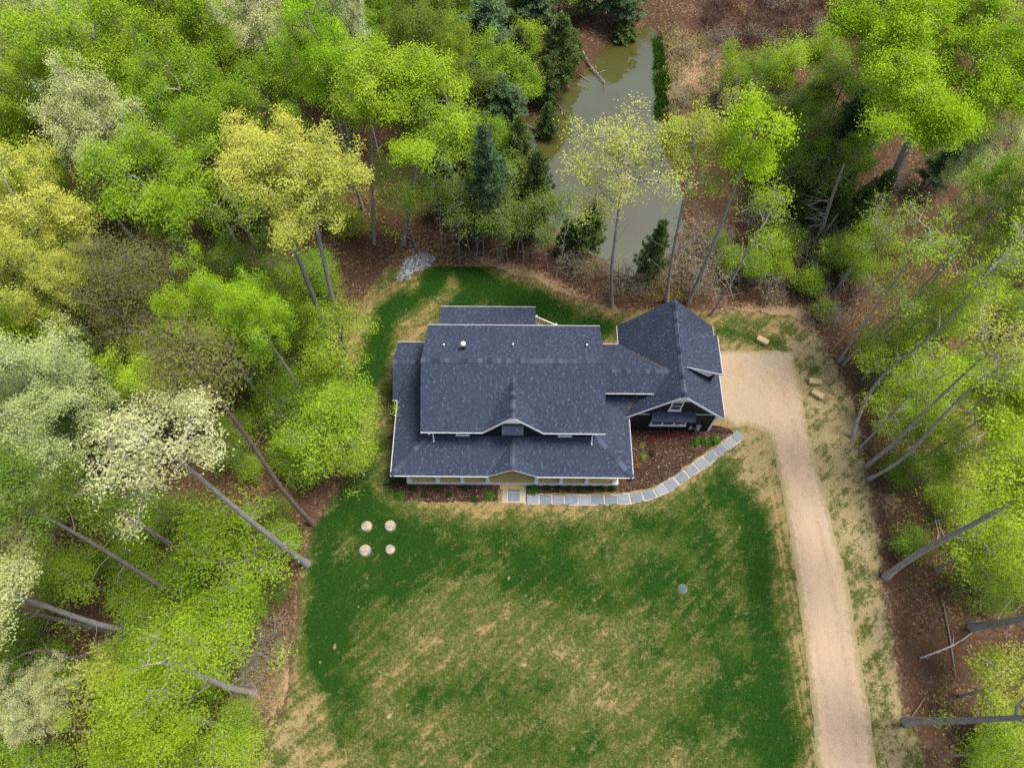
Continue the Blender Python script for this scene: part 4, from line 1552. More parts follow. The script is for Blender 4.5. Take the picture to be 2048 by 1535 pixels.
def trunk_arrays(rng, N, par, rad_n, tipid, nt, twigs=3, twig_len=0.5):
    idx = np.arange(1, len(N))
    p0, p1 = N[par[idx]], N[idx]
    r1 = rad_n[idx]
    r0 = np.minimum(rad_n[par[idx]], r1 * 1.7)
    r0[:nt] = rad_n[:nt]
    # small first ring for the root flare
    thick = (r0 > 0.045)
    V1, F1 = tubes(p0[thick], p1[thick], r0[thick], r1[thick], 7)
    V2, F2 = tubes(p0[~thick], p1[~thick], r0[~thick], r1[~thick], 3)
    Vs, Fs = [V1, V2], [F1, F2 + len(V1)]
    ne = 9
    fe = rng.uniform(.18, .75, ne) * nt
    ie = fe.astype(int)
    pe = N[ie] + (N[ie + 1] - N[ie]) * (fe - ie)[:, None]
    ae = rng.uniform(0, 6.28, ne)
    le = rng.uniform(.3, 1.5, ne) * min(1.0, N[nt][2] / 9.0)
    de = np.stack([np.cos(ae), np.sin(ae), rng.uniform(.1, .9, ne)], 1)
    me_ = pe + de * (le * .5)[:, None]
    ee = me_ + (de + rng.normal(size=de.shape) * .35) * (le * .6)[:, None]
    Ve, Fe = tubes(np.concatenate([pe, me_]), np.concatenate([me_, ee]), np.r_[np.full(ne, .028), np.full(ne, .018)], np.r_[np.full(ne, .018), np.full(ne, .007)], 4)
    Fs.append(Fe + sum(len(q) for q in Vs))
    Vs.append(Ve)
    ends = []
    if twigs:
        tp = np.repeat(N[tipid], twigs, 0)
        od = np.repeat(N[tipid] - N[par[tipid]], twigs, 0)
        od /= np.linalg.norm(od, axis=1, keepdims=True) + 1e-9
        dv = od * 0.7 + rng.normal(size=tp.shape) * 0.75 + np.array([0, 0, 0.25])
        dv /= np.linalg.norm(dv, axis=1, keepdims=True)
        e = tp + dv * (twig_len * rng.uniform(0.5, 1.3, len(tp)))[:, None]
        V3, F3 = tubes(tp, e, np.full(len(tp), 0.014), np.full(len(tp), 0.006), 3)
        Fs.append(F3 + sum(len(q) for q in Vs))
        Vs.append(V3)
        ends = e
    return np.concatenate(Vs), np.concatenate(Fs), ends


# look of each kind: leaf material, bark, leaf size, leaves per tip, spread, ...
KIND = {
    'lime':  dict(leaf='leaf_lime', bark='bark_grey', size=.098, per=205, sig=.28, tips=235),
    'vivid': dict(leaf='leaf_vivid', bark='bark_grey', size=.105, per=190, sig=.30, tips=235),
    'green': dict(leaf='leaf_green', bark='bark_grey', size=.098, per=200, sig=.29, tips=235),
    'mid':   dict(leaf='leaf_mid', bark='bark_brown', size=.098, per=140, sig=.33, tips=210),
    'gold':  dict(leaf='leaf_gold', bark='bark_grey', size=.095, per=220, sig=.24, tips=220),
    'pale':  dict(leaf='leaf_pale', bark='bark_pale', size=.090, per=170, sig=.22, tips=250),
    'white': dict(leaf='leaf_white', bark='bark_pale', size=.090, per=170, sig=.21, tips=250),
    'olive': dict(leaf='leaf_olive', bark='bark_brown', size=.09, per=75, sig=.38, tips=330, twigs=5),
    'yellow': dict(leaf='leaf_yellowgreen', bark='bark_grey', size=.100, per=120, sig=.24, tips=190),
    'sparsegold': dict(leaf='leaf_gold', bark='bark_grey', size=.105, per=56, sig=.23, tips=210, twigs=4),
    'sparselime': dict(leaf='leaf_lime', bark='bark_grey', size=.10, per=52, sig=.27, tips=170, twigs=4),
    'bare':  dict(leaf='leaf_yellowgreen', bark='bark_dead', size=.09, per=2.5, sig=.3, tips=150, twigs=5),
}


def broadleaf(seed, C, rad, kind, r_base, base_frac=0.5, dens=1.0, **kw):
    """(trunk mesh, crown mesh) with the foot at the origin"""
    rng = np.random.default_rng(seed)
    K = KIND[kind]
    vol = (rad[0] * rad[1] * rad[2]) ** (1 / 3.0)
    ntips = int(np.clip(K['tips'] * (vol / 3.4) ** 1.85 * kw.pop('tipk', 1.0), 40, 1500))
    sk = dict(lobes=.32, shell=.42)
    if kind in ('bare', 'olive', 'olivepine'):
        sk['nlobe'] = 0
    sk.update(kw)
    N, par, rn, tip, nt = skeleton(rng, C, rad, ntips, base_frac, r_base, **sk)
    V, F, ends = trunk_arrays(rng, N, par, rn, tip, nt, K.get('twigs', 3), 0.55)
    tm = fast_mesh('trunk', V, F, [M[K['bark']]], None, True)
    # leaves: clumps round the twig ends
    per = max(1, int(K['per'] * dens))
    tw = K.get('twigs', 3)
    cl = ends
    grp = np.repeat(np.arange(len(cl)), max(1, int(round(per / tw))))
    if kind == 'bare':
        grp = grp[rng.random(len(grp)) < 0.4]
    sig = K['sig']
    pos = cl[grp] + rng.normal(size=(len(grp), 3)) * np.array([sig, sig, sig * .62])
    ctr = np.array(C) - np.array([0, 0, rad[2] * .5])
    out = pos - ctr
    out /= np.linalg.norm(out, axis=1, keepdims=True) + 1e-9
    ct = rng.uniform(0.15, 0.85, len(cl))
    tint = np.clip(0.7 * ct[grp] + 0.3 * rng.uniform(0, 1, len(grp)), 0, 1)
    LV, LF, LT = leaf_quads(rng, pos, out, K['size'], tint=tint)
    cm = fast_mesh('crown', LV, LF, [M[K['leaf']]], {'tint': LT})
    return tm, cm


def conifer(seed, h, r, leaf='needle_blue', bark='bark_red', bare_frac=0.25, whorl=0.55, droop=0.1, tuft=0.42, needles=26, shape=0.8, cone=False):
    """pine or cedar: straight stem, rings of boughs, needle tufts along each"""
    rng = np.random.default_rng(seed)
    zs = np.arange(0, h + .1, h / 10)
    ax_ = np.stack([np.sin(zs * .3 + seed) * .12, np.cos(zs * .23 + seed) * .12, zs], 1)
    ax_[0, :2] = 0
    rt = np.linspace(h * .014 + .03, .02, len(zs))
    P0, P1, R0, R1 = [ax_[:-1]], [ax_[1:]], [rt[:-1]], [rt[1:]]
    tp, td, tc = [], [], []
    z = h * bare_frac
    while z < h * .98:
        f = (z - h * bare_frac) / (h * (1 - bare_frac))
        rr = r * ((1 - f) ** shape * (0.55 + 0.45 * min(1, f * 5 + .2)) if not cone else (1 - f) ** .9 + .05)
        nb = rng.integers(4, 7) if not cone else rng.integers(6, 9)
        a0 = rng.uniform(0, 6.28)
        for b in range(nb):
            a = a0 + 6.28 * b / nb + rng.uniform(-.3, .3)
            ln = rr * rng.uniform(.6, 1.2)
            if ln < .15:
                continue
            el = (0.25 + 0.7 * f) * rng.uniform(.5, 1.3) - droop if not cone else 0.75
            d = np.array([math.cos(a) * math.cos(el), math.sin(a) * math.cos(el), math.sin(el)])
            o = np.array([np.interp(z, zs, ax_[:, 0]), np.interp(z, zs, ax_[:, 1]), z])
            e = o + d * ln
            mid = o + d * ln * .5 - np.array([0, 0, droop * ln * .3])
            P0 += [np.array([o, mid])]
            P1 += [np.array([mid, e])]
            R0 += [np.array([.025, .017])]
            R1 += [np.array([.017, .008])]
            k = max(2, int(ln / (tuft * .62)))
            for q in range(k):
                s = .30 + .70 * (q + rng.uniform(0, 1)) / k
                p = o + d * ln * s + rng.normal(size=3) * .16 * (.4 + ln * .3)
                tp.append(p)
                td.append(d)
                tc.append(rng.uniform(.1, .9))
        z += whorl * rng.uniform(.7, 1.2) * (1 - .35 * f)
    tp.append(ax_[-1])
    td.append(np.array([0, 0, 1.0]))
    tc.append(.7)
    V1, F1 = tubes(np.concatenate(P0), np.concatenate(P1), np.concatenate(R0), np.concatenate(R1), 5)
    tm = fast_mesh('trunk', V1, F1, [M[bark]], None, True)
    tp, td, tc = np.array(tp), np.array(td), np.array(tc)
    g = np.repeat(np.arange(len(tp)), needles)
    dv = rng.normal(size=(len(g), 3)) * .8 + td[g] * .75 + np.array([0, 0, .45])
    dv /= np.linalg.norm(dv, axis=1, keepdims=True)
    p0 = tp[g] + rng.normal(size=(len(g), 3)) * .04
    p1 = p0 + dv * (tuft * rng.uniform(.6, 1.1, len(g)))[:, None]
    side = np.cross(dv, rng.normal(size=(len(g), 3)))
    side /= np.linalg.norm(side, axis=1, keepdims=True) + 1e-9
    w = .028
    NV = np.stack([p0 - side * w * .5, p0 + side * w * .5, p1 + side * w, p1 - side * w], 1).reshape(-1, 3)
    tint = np.clip(.6 * tc[g] + .4 * rng.uniform(0, 1, len(g)), 0, 1)
    cm = fast_mesh('crown', NV, np.arange(4 * len(g)).reshape(-1, 4), [M[leaf]], {'tint': np.repeat(tint, 4)})
    return tm, cm


def place_tree(name, meshes, loc, label, cat='tree', group=None, rz=0.0, sc=(1, 1, 1)):
    e = empty(name, loc, rz)
    e.scale = sc
    tag(e, label, cat, group)
    link(bpy.data.objects.new('trunk', meshes[0]), e)
    link(bpy.data.objects.new('crown', meshes[1]), e)
    return e


SEED = [100]
POOL = {}


def pool(kind, low):
    """a few crowns of each kind, grown once; trees whose foot is hidden are copies of these, turned and scaled"""
    key = (kind, low)
    if key not in POOL:
        POOL[key] = []
        for i in range(2 if low else 3):
            q = random.Random(hash_name(kind) + 31 * i + low)
            if low:
                C, rad, kw = (q.uniform(-.3, .3), q.uniform(-.3, .3), 5.0), (2.4, 2.4, 1.15), dict(base_frac=.3, dens=.45, flat=.5, lobes=.5, r_base=.09)
            else:
                C, rad, kw = (q.uniform(-.7, .7), q.uniform(-.7, .7), 12.0), (3.3, 3.3, 3.3), dict(base_frac=.45, dens=1.0, r_base=.2)
            POOL[key].append((broadleaf(hash_name(kind) + 7 * i + 500 * low, C, rad, kind, **kw), C, rad))
    return POOL[key]


def hash_name(k):
    return sum(ord(c) * (i + 3) for i, c in enumerate(k))




def hero(kind, base, crown, rpx, label, rz=1.0, hc=None, r_base=None, bf=0.5, dens=1.0, name='tree', ry=None, group=None, **kw):
    """tree whose foot (when seen) and crown stand where the photograph has them"""
    SEED[0] += 1
    if base is not None:
        b = P(*base)
        d = P(crown[0], crown[1], 0) - np.array([0, 0, CAM_H])
        s = float(b[:2] @ d[:2] / (d[:2] @ d[:2]))
        h = CAM_H + s * d[2] if hc is None else hc
        h = max(h, 2.0)
        c = P(crown[0], crown[1], h)
    else:
        h = hc or 13.0
        c = P(crown[0], crown[1], h)
        b = np.array([c[0] + random.uniform(-.6, .6), c[1] + random.uniform(-.6, .6), 0])
    b[2] = tz(b[0], b[1]) - 0.08
    z = (CAM_H - h) / (CT + (crown[1] - 767.5) / FPX * ST)
    r = rpx * z / FPX
    C = c - b
    if base is None and 'nlobe' not in kw:
        pl_ = pool(kind, h < 8.5)
        ms, C0, rad0 = pl_[SEED[0] % len(pl_)]
        return place_tree(name, ms, tuple(b), label, 'tree', group, random.uniform(0, 6.28), (r / rad0[0], r / rad0[0], C[2] / C0[2]))
    rad = (r, (ry or 1.0) * r, r * rz)
    rb = 0.82 * (r_base or (0.10 + 0.012 * C[2]))
    ms = broadleaf(SEED[0], C, rad, kind, rb, bf, dens, **kw)
    return place_tree(name, ms, tuple(b), label, 'tree', group)


# ---------------- trees the photograph lets one pick out (foot px, crown px, half width px)
# woods behind and left of the house
hero('lime', None, (185, 135), 108, 'broad yellow green tree with a full round crown near the top left corner', .85, 15)
hero('pale', None, (38, 85), 62, 'pale sage tree cut by the left edge below the top left corner', .9, 14, name='tree')
hero('pale', None, (135, 48), 58, 'small cream tinted tree above the broad yellow green crown at top left', .8, 14)
hero('green', None, (330, 35), 85, 'medium green tree reaching out of the top edge left of the white blossom', .8, 14)
hero('lime', None, (420, 110), 75, 'light green tree just left of the white blossoming crown at the top', .9, 14)
hero('white', None, (525, 60), 72, 'white blossoming tree at the top edge in the left woods', .9, 15)
hero('vivid', None, (632, 95), 62, 'tall vivid lime tree rising to the top edge beside white blossom', 1.5, 15)
hero('green', None, (375, 215), 95, 'fine leaved green tree with grey branches showing in the middle of the left woods', .85, 14)
hero('green', None, (548, 205), 70, 'green tree between the white blossom and the golden crown', .8, 12)
hero('lime', None, (60, 215), 78, 'light green tree against the left edge above the sage white crown', .9, 14)
hero('pale', None, (208, 275), 88, 'sage white blossoming tree with a domed crown above the golden tree', .8, 15)
hero('gold', None, (80, 420), 96, 'golden tasselled tree on the left edge, larger of the left golden pair', .95, 16, shell=.5)
hero('gold', None, (70, 585), 80, 'golden tree low on the left edge below the larger golden crown', .8, 14, shell=.5)
hero('lime', (462, 655), (292, 380), 104, 'vivid green dome tree with a long grey leaning trunk in the left woods', .8, bf=.6)
hero('gold', (655, 667), (530, 345), 92, 'golden crowned tree with the straighter left trunk behind the house corner', 1.0, bf=.62, r_base=.24, shell=.5)
hero('gold', (690, 706), (625, 385), 92, 'golden crowned tree whose trunk stands nearest the left rear corner of the lawn', 1.0, bf=.6, r_base=.25, shell=.5)
hero('olive', None, (275, 560), 100, 'dull olive brown tree with thin foliage between the golden tree and the lime pair', .8, 13)
hero('sparselime', (520, 582), (440, 420), 55, 'thin trunk with little foliage in the dark gap left of the golden crowns', .9, bf=.6)
hero('vivid', None, (384, 640), 58, 'vivid lime crown, left one of the touching pair left of the house', .9, 12)
hero('vivid', None, (516, 645), 62, 'vivid lime crown, right one of the touching pair left of the house', .9, 12)
hero('lime', None, (60, 705), 80, 'bright green tree on the left edge above the pale blossoming crowns', .8, 11)
hero('pale', None, (105, 800), 112, 'large pale green blossoming tree at the left edge level with the house', .85, 14)
hero('pale', None, (80, 930), 85, 'pale blossoming tree lowest on the left edge under the larger pale crown', .7, 11)
KIND['olivepine'] = dict(KIND['olive'], bark='bark_red')
hero('olivepine', (626, 1046), (385, 735), 92, 'olive topped tree with a long reddish trunk ending at the lawn edge', .7, bf=.55, r_base=.22)
hero('white', (614, 1127), (330, 895), 112, 'cream blossoming tree with a pale forked trunk rooted beside the lawn', .8, bf=.42, r_base=.26, single=.1, wob=.0015, gnarl=.07, tipk=.8, dens=.75, lobes=.55)
hero('lime', None, (655, 690), 72, 'low lime tree hanging over the rear left edge of the clearing', .7, 6, dens=.6, lobes=.5)
hero('lime', None, (695, 800), 58, 'low lime tree reaching furthest towards the left wall of the house', .7, 5, dens=.6, lobes=.5)
hero('lime', None, (640, 860), 80, 'spreading lime tree between the reddish trunk and the left side lawn', .6, 6, dens=.6, lobes=.5)
hero('lime', None, (690, 925), 55, 'small lime tree overhanging the front left corner of the clearing', .6, 4, dens=.6, lobes=.5)
hero('mid', (372, 1110), (175, 985), 66, 'slim leaning tree with dark foliage below the large pale crown', .7, bf=.5)
hero('mid', (363, 1197), (25, 1000), 80, 'dark leaning trunk running up to the left edge below the blossom', .8, bf=.7, r_base=.2)
hero('lime', None, (445, 1105), 108, 'wide flat lime understorey tree left of the blossoming tree trunk', .38, 4.5, flat=.7, dens=.5, lobes=.5)
hero('pale', (272, 1265), (-70, 1165), 90, 'pale grey trunk with dark rings crossing the lower left edge', .9, bf=.75, r_base=.24)
hero('mid', (216, 1262), (-90, 1190), 90, 'dark trunk lying just below the pale ringed trunk at lower left', .9, bf=.7, r_base=.2)
hero('mid', (212, 1282), (-40, 1370), 70, 'dark crooked trunk curving down to the lower left edge', .8, bf=.6, wob=.09, r_base=.17)
hero('lime', None, (100, 1165), 74, 'green understorey tree left of the brown clearing in the lower left woods', .7, 7)
hero('lime', None, (440, 1270), 100, 'lime understorey tree at the lower left lawn edge with leaves in flat sprays', .4, 4, flat=.6, dens=.4, lobes=.5)
hero('sparselime', (508, 1384), (330, 1325), 70, 'thin grey leaning sapling with loose leaves near the lower left lawn edge', .6, bf=.4)
hero('white', None, (75, 1400), 66, 'small cream blossoming crown in the bottom left corner', .7, 9, dens=.7)
hero('yellow', None, (190, 1350), 75, 'yellow green loose tree beside the cream blossom at bottom left', .6, 8)
hero('lime', (440, 1450), (275, 1420), 88, 'light lime tree with a short grey stem near the bottom left', .7, bf=.5)
hero('lime', None, (430, 1500), 85, 'lime understorey bush tree at the bottom edge left of the lawn', .45, 3.5, flat=.5, dens=.4, lobes=.5)
hero('lime', None, (300, 1520), 80, 'lime tree cut by the bottom edge in the lower left woods', .6, 8, dens=.7)
# behind the house, left of the pond
hero('lime', (748, 487), (748, 175), 68, 'tall slender lime tree with a dark stem behind the gravel patch', 1.5, bf=.5, r_base=.16)
hero('white', None, (690, 35), 48, 'grey white blossoming tree at the top edge right of the tall lime', .9, 15)
hero('lime', (806, 487), (860, 235), 82, 'green tree with drooping skirts and a forked trunk behind the gravel patch', 1.2, bf=.35, r_base=.22, low=-.95)
hero('lime', None, (800, 385), 62, 'low green crown in front of the forked trunk behind the lawn', .6, 6)
hero('mid', None, (850, 60), 70, 'shaded green tree at the top edge left of the blue pines', 1.1, 11)
hero('lime', None, (905, 105), 40, 'narrow yellow green tree standing among the pines at the top', 1.6, 9)
hero('lime', (1053, 150), (1053, 95), 20, 'small spire shaped lime tree between the pines left of the pond', 2.2, bf=.2)
hero('sparsegold', (1224, 612), (1243, 345), 92, 'sparse golden tree in front of the pond with a straight grey trunk', 1.2, bf=.45, r_base=.17, lobes=.5)
hero('yellow', (1333, 602), (1378, 320), 52, 'yellow green tree at the right bank of the pond rising behind the garage', 2.3, bf=.42, r_base=.17)
hero('vivid', (1376, 606), (1495, 300), 48, 'bright lime tree with a pale leaning trunk behind the garage peak', 2.3, bf=.42, r_base=.19, single=.6)
hero('sparselime', (1421, 630), (1530, 440), 58, 'dark stemmed tree with thin yellow leaves right of the garage peak', 1.2, bf=.35, r_base=.12)
# right of the pond
hero('vivid', (1766, 405), (1872, 140), 190, 'huge vivid green tree with a thick grey forked trunk at the top right', .74, bf=.42, r_base=.5, single=.1, lobes=.4, tipk=1.3, dens=1.2, nlobe=80, low=-.30)
hero('lime', None, (1468, 125), 34, 'narrow light green young tree right of the pond near the top', 1.7, 4)
hero('green', None, (1520, 130), 32, 'small deep green young tree beside the narrow light one right of the pond', 1.4, 4)
hero('lime', None, (1600, 115), 56, 'low lime thicket tree against the brown brush at the top right', .8, 4)
hero('yellow', None, (1470, 200), 40, 'pale yellow green young tree between the pond bank and the thicket', 1.3, 4)
hero('bare', None, (1568, 190), 36, 'pale budding shrub tree with upright twigs right of the lime tree', 1.4, 5, dens=5)
hero('green', None, (1630, 262), 40, 'small fresh green tree under the left side of the huge crown', .8, 5)
hero('mid', None, (1640, 320), 70, 'dull green thicket tree between the huge tree and the bright lime one', .8, 5)
hero('yellow', None, (1945, 425), 66, 'pale yellow green tree on the right side below the huge crown', 1.0, 14, dens=.6)
hero('vivid', None, (2030, 385), 62, 'vivid lime tree cut by the right edge below the huge crown', 1.0, 15)
hero('sparselime', None, (1775, 440), 60, 'loose leaved green tree hiding the foot of the huge tree', .9, 8, dens=1.6)
hero('pale', None, (1990, 310), 60, 'dull pale tree behind the right edge of the huge crown', .7, 10, dens=.7)
hero('yellow', None, (2020, 500), 66, 'yellow green tree on the right edge above the leaning trunks', 1.0, 14)
# leaning trunks along the right of the drive
hero('sparselime', (1678, 722), (1850, 480), 58, 'leaning trunk furthest from the camera of the row along the drive, left of its pair', 1.1, bf=.6, r_base=.14, dens=.8)
hero('sparselime', (1686, 729), (1800, 600), 42, 'shorter leaning trunk touching its taller neighbour at the far end of the drive', 1.1, bf=.6, r_base=.11, dens=.7)
hero('sparselime', (1704, 877), (1970, 540), 66, 'crooked dark trunk leaning away right of the straw bales', 1.0, bf=.55, r_base=.14, wob=.02, dens=.75)
hero('sparselime', (1719, 896), (1860, 745), 45, 'short dark trunk half hidden in leaves behind the crooked one', 1.0, bf=.5, r_base=.11, dens=.8)
hero('yellow', (1733, 932), (1992, 690), 66, 'long straight pale trunk leaning away at the bend of the drive, upper of two', 1.0, bf=.6, r_base=.165, dens=.4)
hero('sparselime', (1737, 957), (1985, 745), 60, 'long curved trunk leaning away at the bend of the drive, lower of two', 1.0, bf=.55, r_base=.15, wob=.02, dens=.75)
hero('yellow', (1858, 962), (1960, 895), 74, 'pale golden lime tree on the right edge above the thick grey trunk', .9, dens=.7)
hero('lime', None, (2020, 800), 60, 'lime tree on the right edge between the leaning trunks and the golden crown', .8, 10)
hero('lime', (1772, 1152), (2095, 955), 84, 'thick grey trunk beside the drive forking at the right edge', .9, bf=.68, r_base=.26, single=.2)
hero('lime', (1946, 1253), (2190, 1205), 80, 'stout pale grey trunk leaving the right edge above the fallen branch', .9, bf=.72, r_base=.32)
hero('yellow', (1812, 1442), (2075, 1432), 92, 'thick grey trunk lying level near the bottom right corner', .8, bf=.45, r_base=.3)
hero('lime', None, (1985, 1115), 84, 'lime understorey tree with flat sprays right of the thick forked trunk', .5, 5, flat=.5, dens=.55, lobes=.5)
hero('yellow', (1925, 1392), (1990, 1370), 56, 'pale lime spray of leaves above the level trunk at bottom right', .6, dens=.8)
hero('lime', None, (1985, 1515), 72, 'lime understorey tree in the bottom right corner', .5, 5, flat=.5, dens=.5)
for (cx, cy, rp, h, lab) in [(1790, 700, 60, 4, 'low lime tree behind the two far leaning trunks'), (1830, 790, 62, 4, 'low lime tree among the leaning trunks level with the straw bales'),
                             (1770, 820, 50, 3, 'low lime tree at the edge of the drive in front of the crooked trunk'), (1900, 610, 62, 7, 'mid height lime tree behind the crooked trunk'),
                             (1880, 930, 66, 4, 'low green tree between the long curved trunk and the golden crown'), (1740, 500, 58, 5, 'lime tree above the far leaning trunks near the brushy ground'),
                             (1930, 1010, 60, 5, 'low green tree above the thick forked trunk'), (1830, 640, 50, 5, 'small lime tree right of the shorter leaning trunk')]:
    hero('lime' if rp != 66 else 'green', None, (cx, cy), rp, lab, .45, h)

# pines and cedars: a few grown once and copied with their parts
PINES = [conifer(900 + i, 10, 2.3, 'needle_blue', whorl=.5, tuft=.40, needles=34, shape=.5) for i in range(3)]
CEDARS = [conifer(920 + i, 7, 1.8, 'needle_olive', 'bark_brown', .06, .33, 0.0, .30, 26, .7, True) for i in range(2)]
PINEB = [conifer(940 + i, 8, 2.1, 'needle_olive', 'bark_brown', .15, .42, .1, .34, 28, .65) for i in range(2)]
PROTO = {'blue': (PINES, 10, 2.3), 'olive': (PINEB, 8, 2.1), 'cedar': (CEDARS, 7, 1.8)}


def evergreen(kind, k, foot, top, rpx, label, name='pine_tree', group=None):
    """foot and top pixel give place and height"""
    protos, ph, pr = PROTO[kind]
    b = P(*foot)
    d = P(top[0], top[1], 0)[1] / CAM_H
    h = max(1.5, CAM_H - b[1] / d)
    z = (CAM_H - h * .6) / (CT + (top[1] - 767.5) / FPX * ST)
    r = rpx * z / FPX
    return place_tree(name, protos[k % len(protos)], (b[0], b[1], tz(b[0], b[1]) - .05), label, 'tree', group, random.uniform(0, 6.28), (r / pr, r / pr, h / ph))


for (kd, k, foot, top, rp, lab) in [
    ('blue', 0, (982, 152), (996, -12), 54, 'tall blue green pine at the top edge, broadest of the pines by the pond'), ('blue', 1, (934, 142), (928, 36), 36, 'blue pine on the left side of the pine group'),
    ('blue', 2, (950, 245), (958, 128), 36, 'shaded pine between the left blue pine and the two topped one'), ('blue', 0, (1002, 268), (1000, 150), 38, 'blue green pine with a pointed top, left of a close pair in the pine group'),
    ('blue', 1, (1028, 280), (1034, 172), 34, 'blue green pine, right of a close pair in the pine group'), ('blue', 2, (981, 499), (986, 262), 42, 'blue green pine standing nearest the lawn with a long reddish stem'),
    ('blue', 0, (1062, 95), (1068, -50), 48, 'pine at the top edge right of the broadest pine'), ('blue', 1, (1238, 44), (1232, -70), 42, 'pine at the top edge above the narrow end of the pond'),
    ('blue', 2, (1180, 30), (1176, -80), 46, 'pine at the top edge between the broad pine and the pond end'), ('blue', 1, (918, 335), (906, 212), 40, 'dark pine behind the green skirted tree'),
    ('olive', 0, (1116, 168), (1124, 16), 46, 'olive green evergreen left of the narrow pond end'), ('olive', 1, (1040, 372), (1024, 230), 42, 'olive evergreen behind the pine with the reddish stem'),
    ('olive', 0, (1068, 470), (1064, 300), 42, 'olive evergreen on the left bank opposite the sparse golden tree'), ('olive', 1, (1062, 462), (1058, 334), 36, 'olive evergreen right of the pine with the reddish stem'),
    ('olive', 0, (1094, 258), (1112, 182), 26, 'low olive evergreen leaning over the left bank of the pond'), ('olive', 1, (1172, 508), (1184, 392), 40, 'loose pine at the near end of the pond'),
    ('olive', 0, (1296, 556), (1312, 436), 32, 'small pine right of the sparse golden tree at the pond edge'), ('olive', 1, (1036, 180), (1044, 60), 36, 'olive evergreen above the close pair of pines'),
    ('olive', 0, (1000, 420), (1010, 320), 34, 'shaded evergreen behind the sapling row'), ('olive', 1, (940, 420), (935, 310), 34, 'shaded evergreen left of the reddish stem'),
    ('blue', 2, (1612, 226), (1606, 148), 30, 'small blue pine beside the pale budding shrub'), ('blue', 0, (1664, 302), (1662, 172), 34, 'dark blue pine under the left side of the huge tree'),
    ('blue', 1, (1702, 312), (1694, 220), 32, 'blue pine in the shade of the huge crown'), ('blue', 2, (1850, 382), (1888, 290), 36, 'dark pine right of the huge forked trunk'),
    ('blue', 0, (1915, 330), (1940, 255), 36, 'dark pine in the shade under the right side of the huge crown'),
    ('olive', 0, (895, 300), (890, 190), 34, 'olive evergreen at the left side of the pine group, nearest the slender lime tree'), ('olive', 1, (975, 330), (972, 225), 34, 'olive evergreen above the reddish stemmed pine'),
    ('olive', 0, (1020, 130), (1026, 20), 36, 'olive evergreen between the broadest pine and the top edge pine'), ('olive', 1, (900, 190), (894, 80), 36, 'olive evergreen left of the blue pine'),
    ('olive', 0, (1090, 200), (1094, 100), 32, 'olive evergreen halfway along the upper left pond bank'), ('olive', 1, (1030, 400), (1026, 300), 32, 'olive evergreen low in the pine group between the reddish stem and the pond'),
    ('blue', 1, (900, 430), (896, 320), 34, 'blue green pine low at the left end of the sapling row'), ('olive', 0, (1140, 130), (1150, 50), 30, 'olive evergreen close to the fallen dead tree'),
    ('cedar', 0, (1588, 442), (1572, 322), 42, 'cedar left of the dead snag'), ('cedar', 1, (1618, 372), (1612, 282), 38, 'cedar behind the bright lime tree right of the pond'),
    ('cedar', 0, (1644, 444), (1640, 342), 40, 'cedar directly behind the dead snag'), ('cedar', 1, (1728, 432), (1738, 340), 40, 'cedar at the left of the huge trunk foot'),
    ('cedar', 0, (1690, 452), (1690, 370), 36, 'cedar right of the dead snag top'), ('cedar', 1, (1550, 420), (1540, 330), 34, 'cedar between the bright lime tree and the snag'), ('cedar', 0, (1250, 62), (1248, 14), 30, 'grey green cedar at the head of the pond'),
    ('cedar', 1, (1130, 500), (1128, 428), 26, 'low cedar between the sapling row and the loose pine')]:
    evergreen(kd, k, foot, top, rp * (1.22 if kd == 'blue' else 1.1), lab, 'cedar_tree' if kd == 'cedar' else 'pine_tree')

# ------------------------------------------------------------------ saplings, shrubs, brush
FEET = [(o.location.x, o.location.y) for o in bpy.data.objects if o.type == 'EMPTY' and o.get('category') == 'tree']


def copy_thing(src, loc, rz, sc, label, group):
    e = src.copy()
    COL.objects.link(e)
    e.location, e.rotation_euler, e.scale = loc, (0, 0, rz), sc
    e['label'] = label
    if group:
        e['group'] = group
    for ch in src.children:
        c = ch.copy()
        COL.objects.link(c)
        c.parent = e
    return e


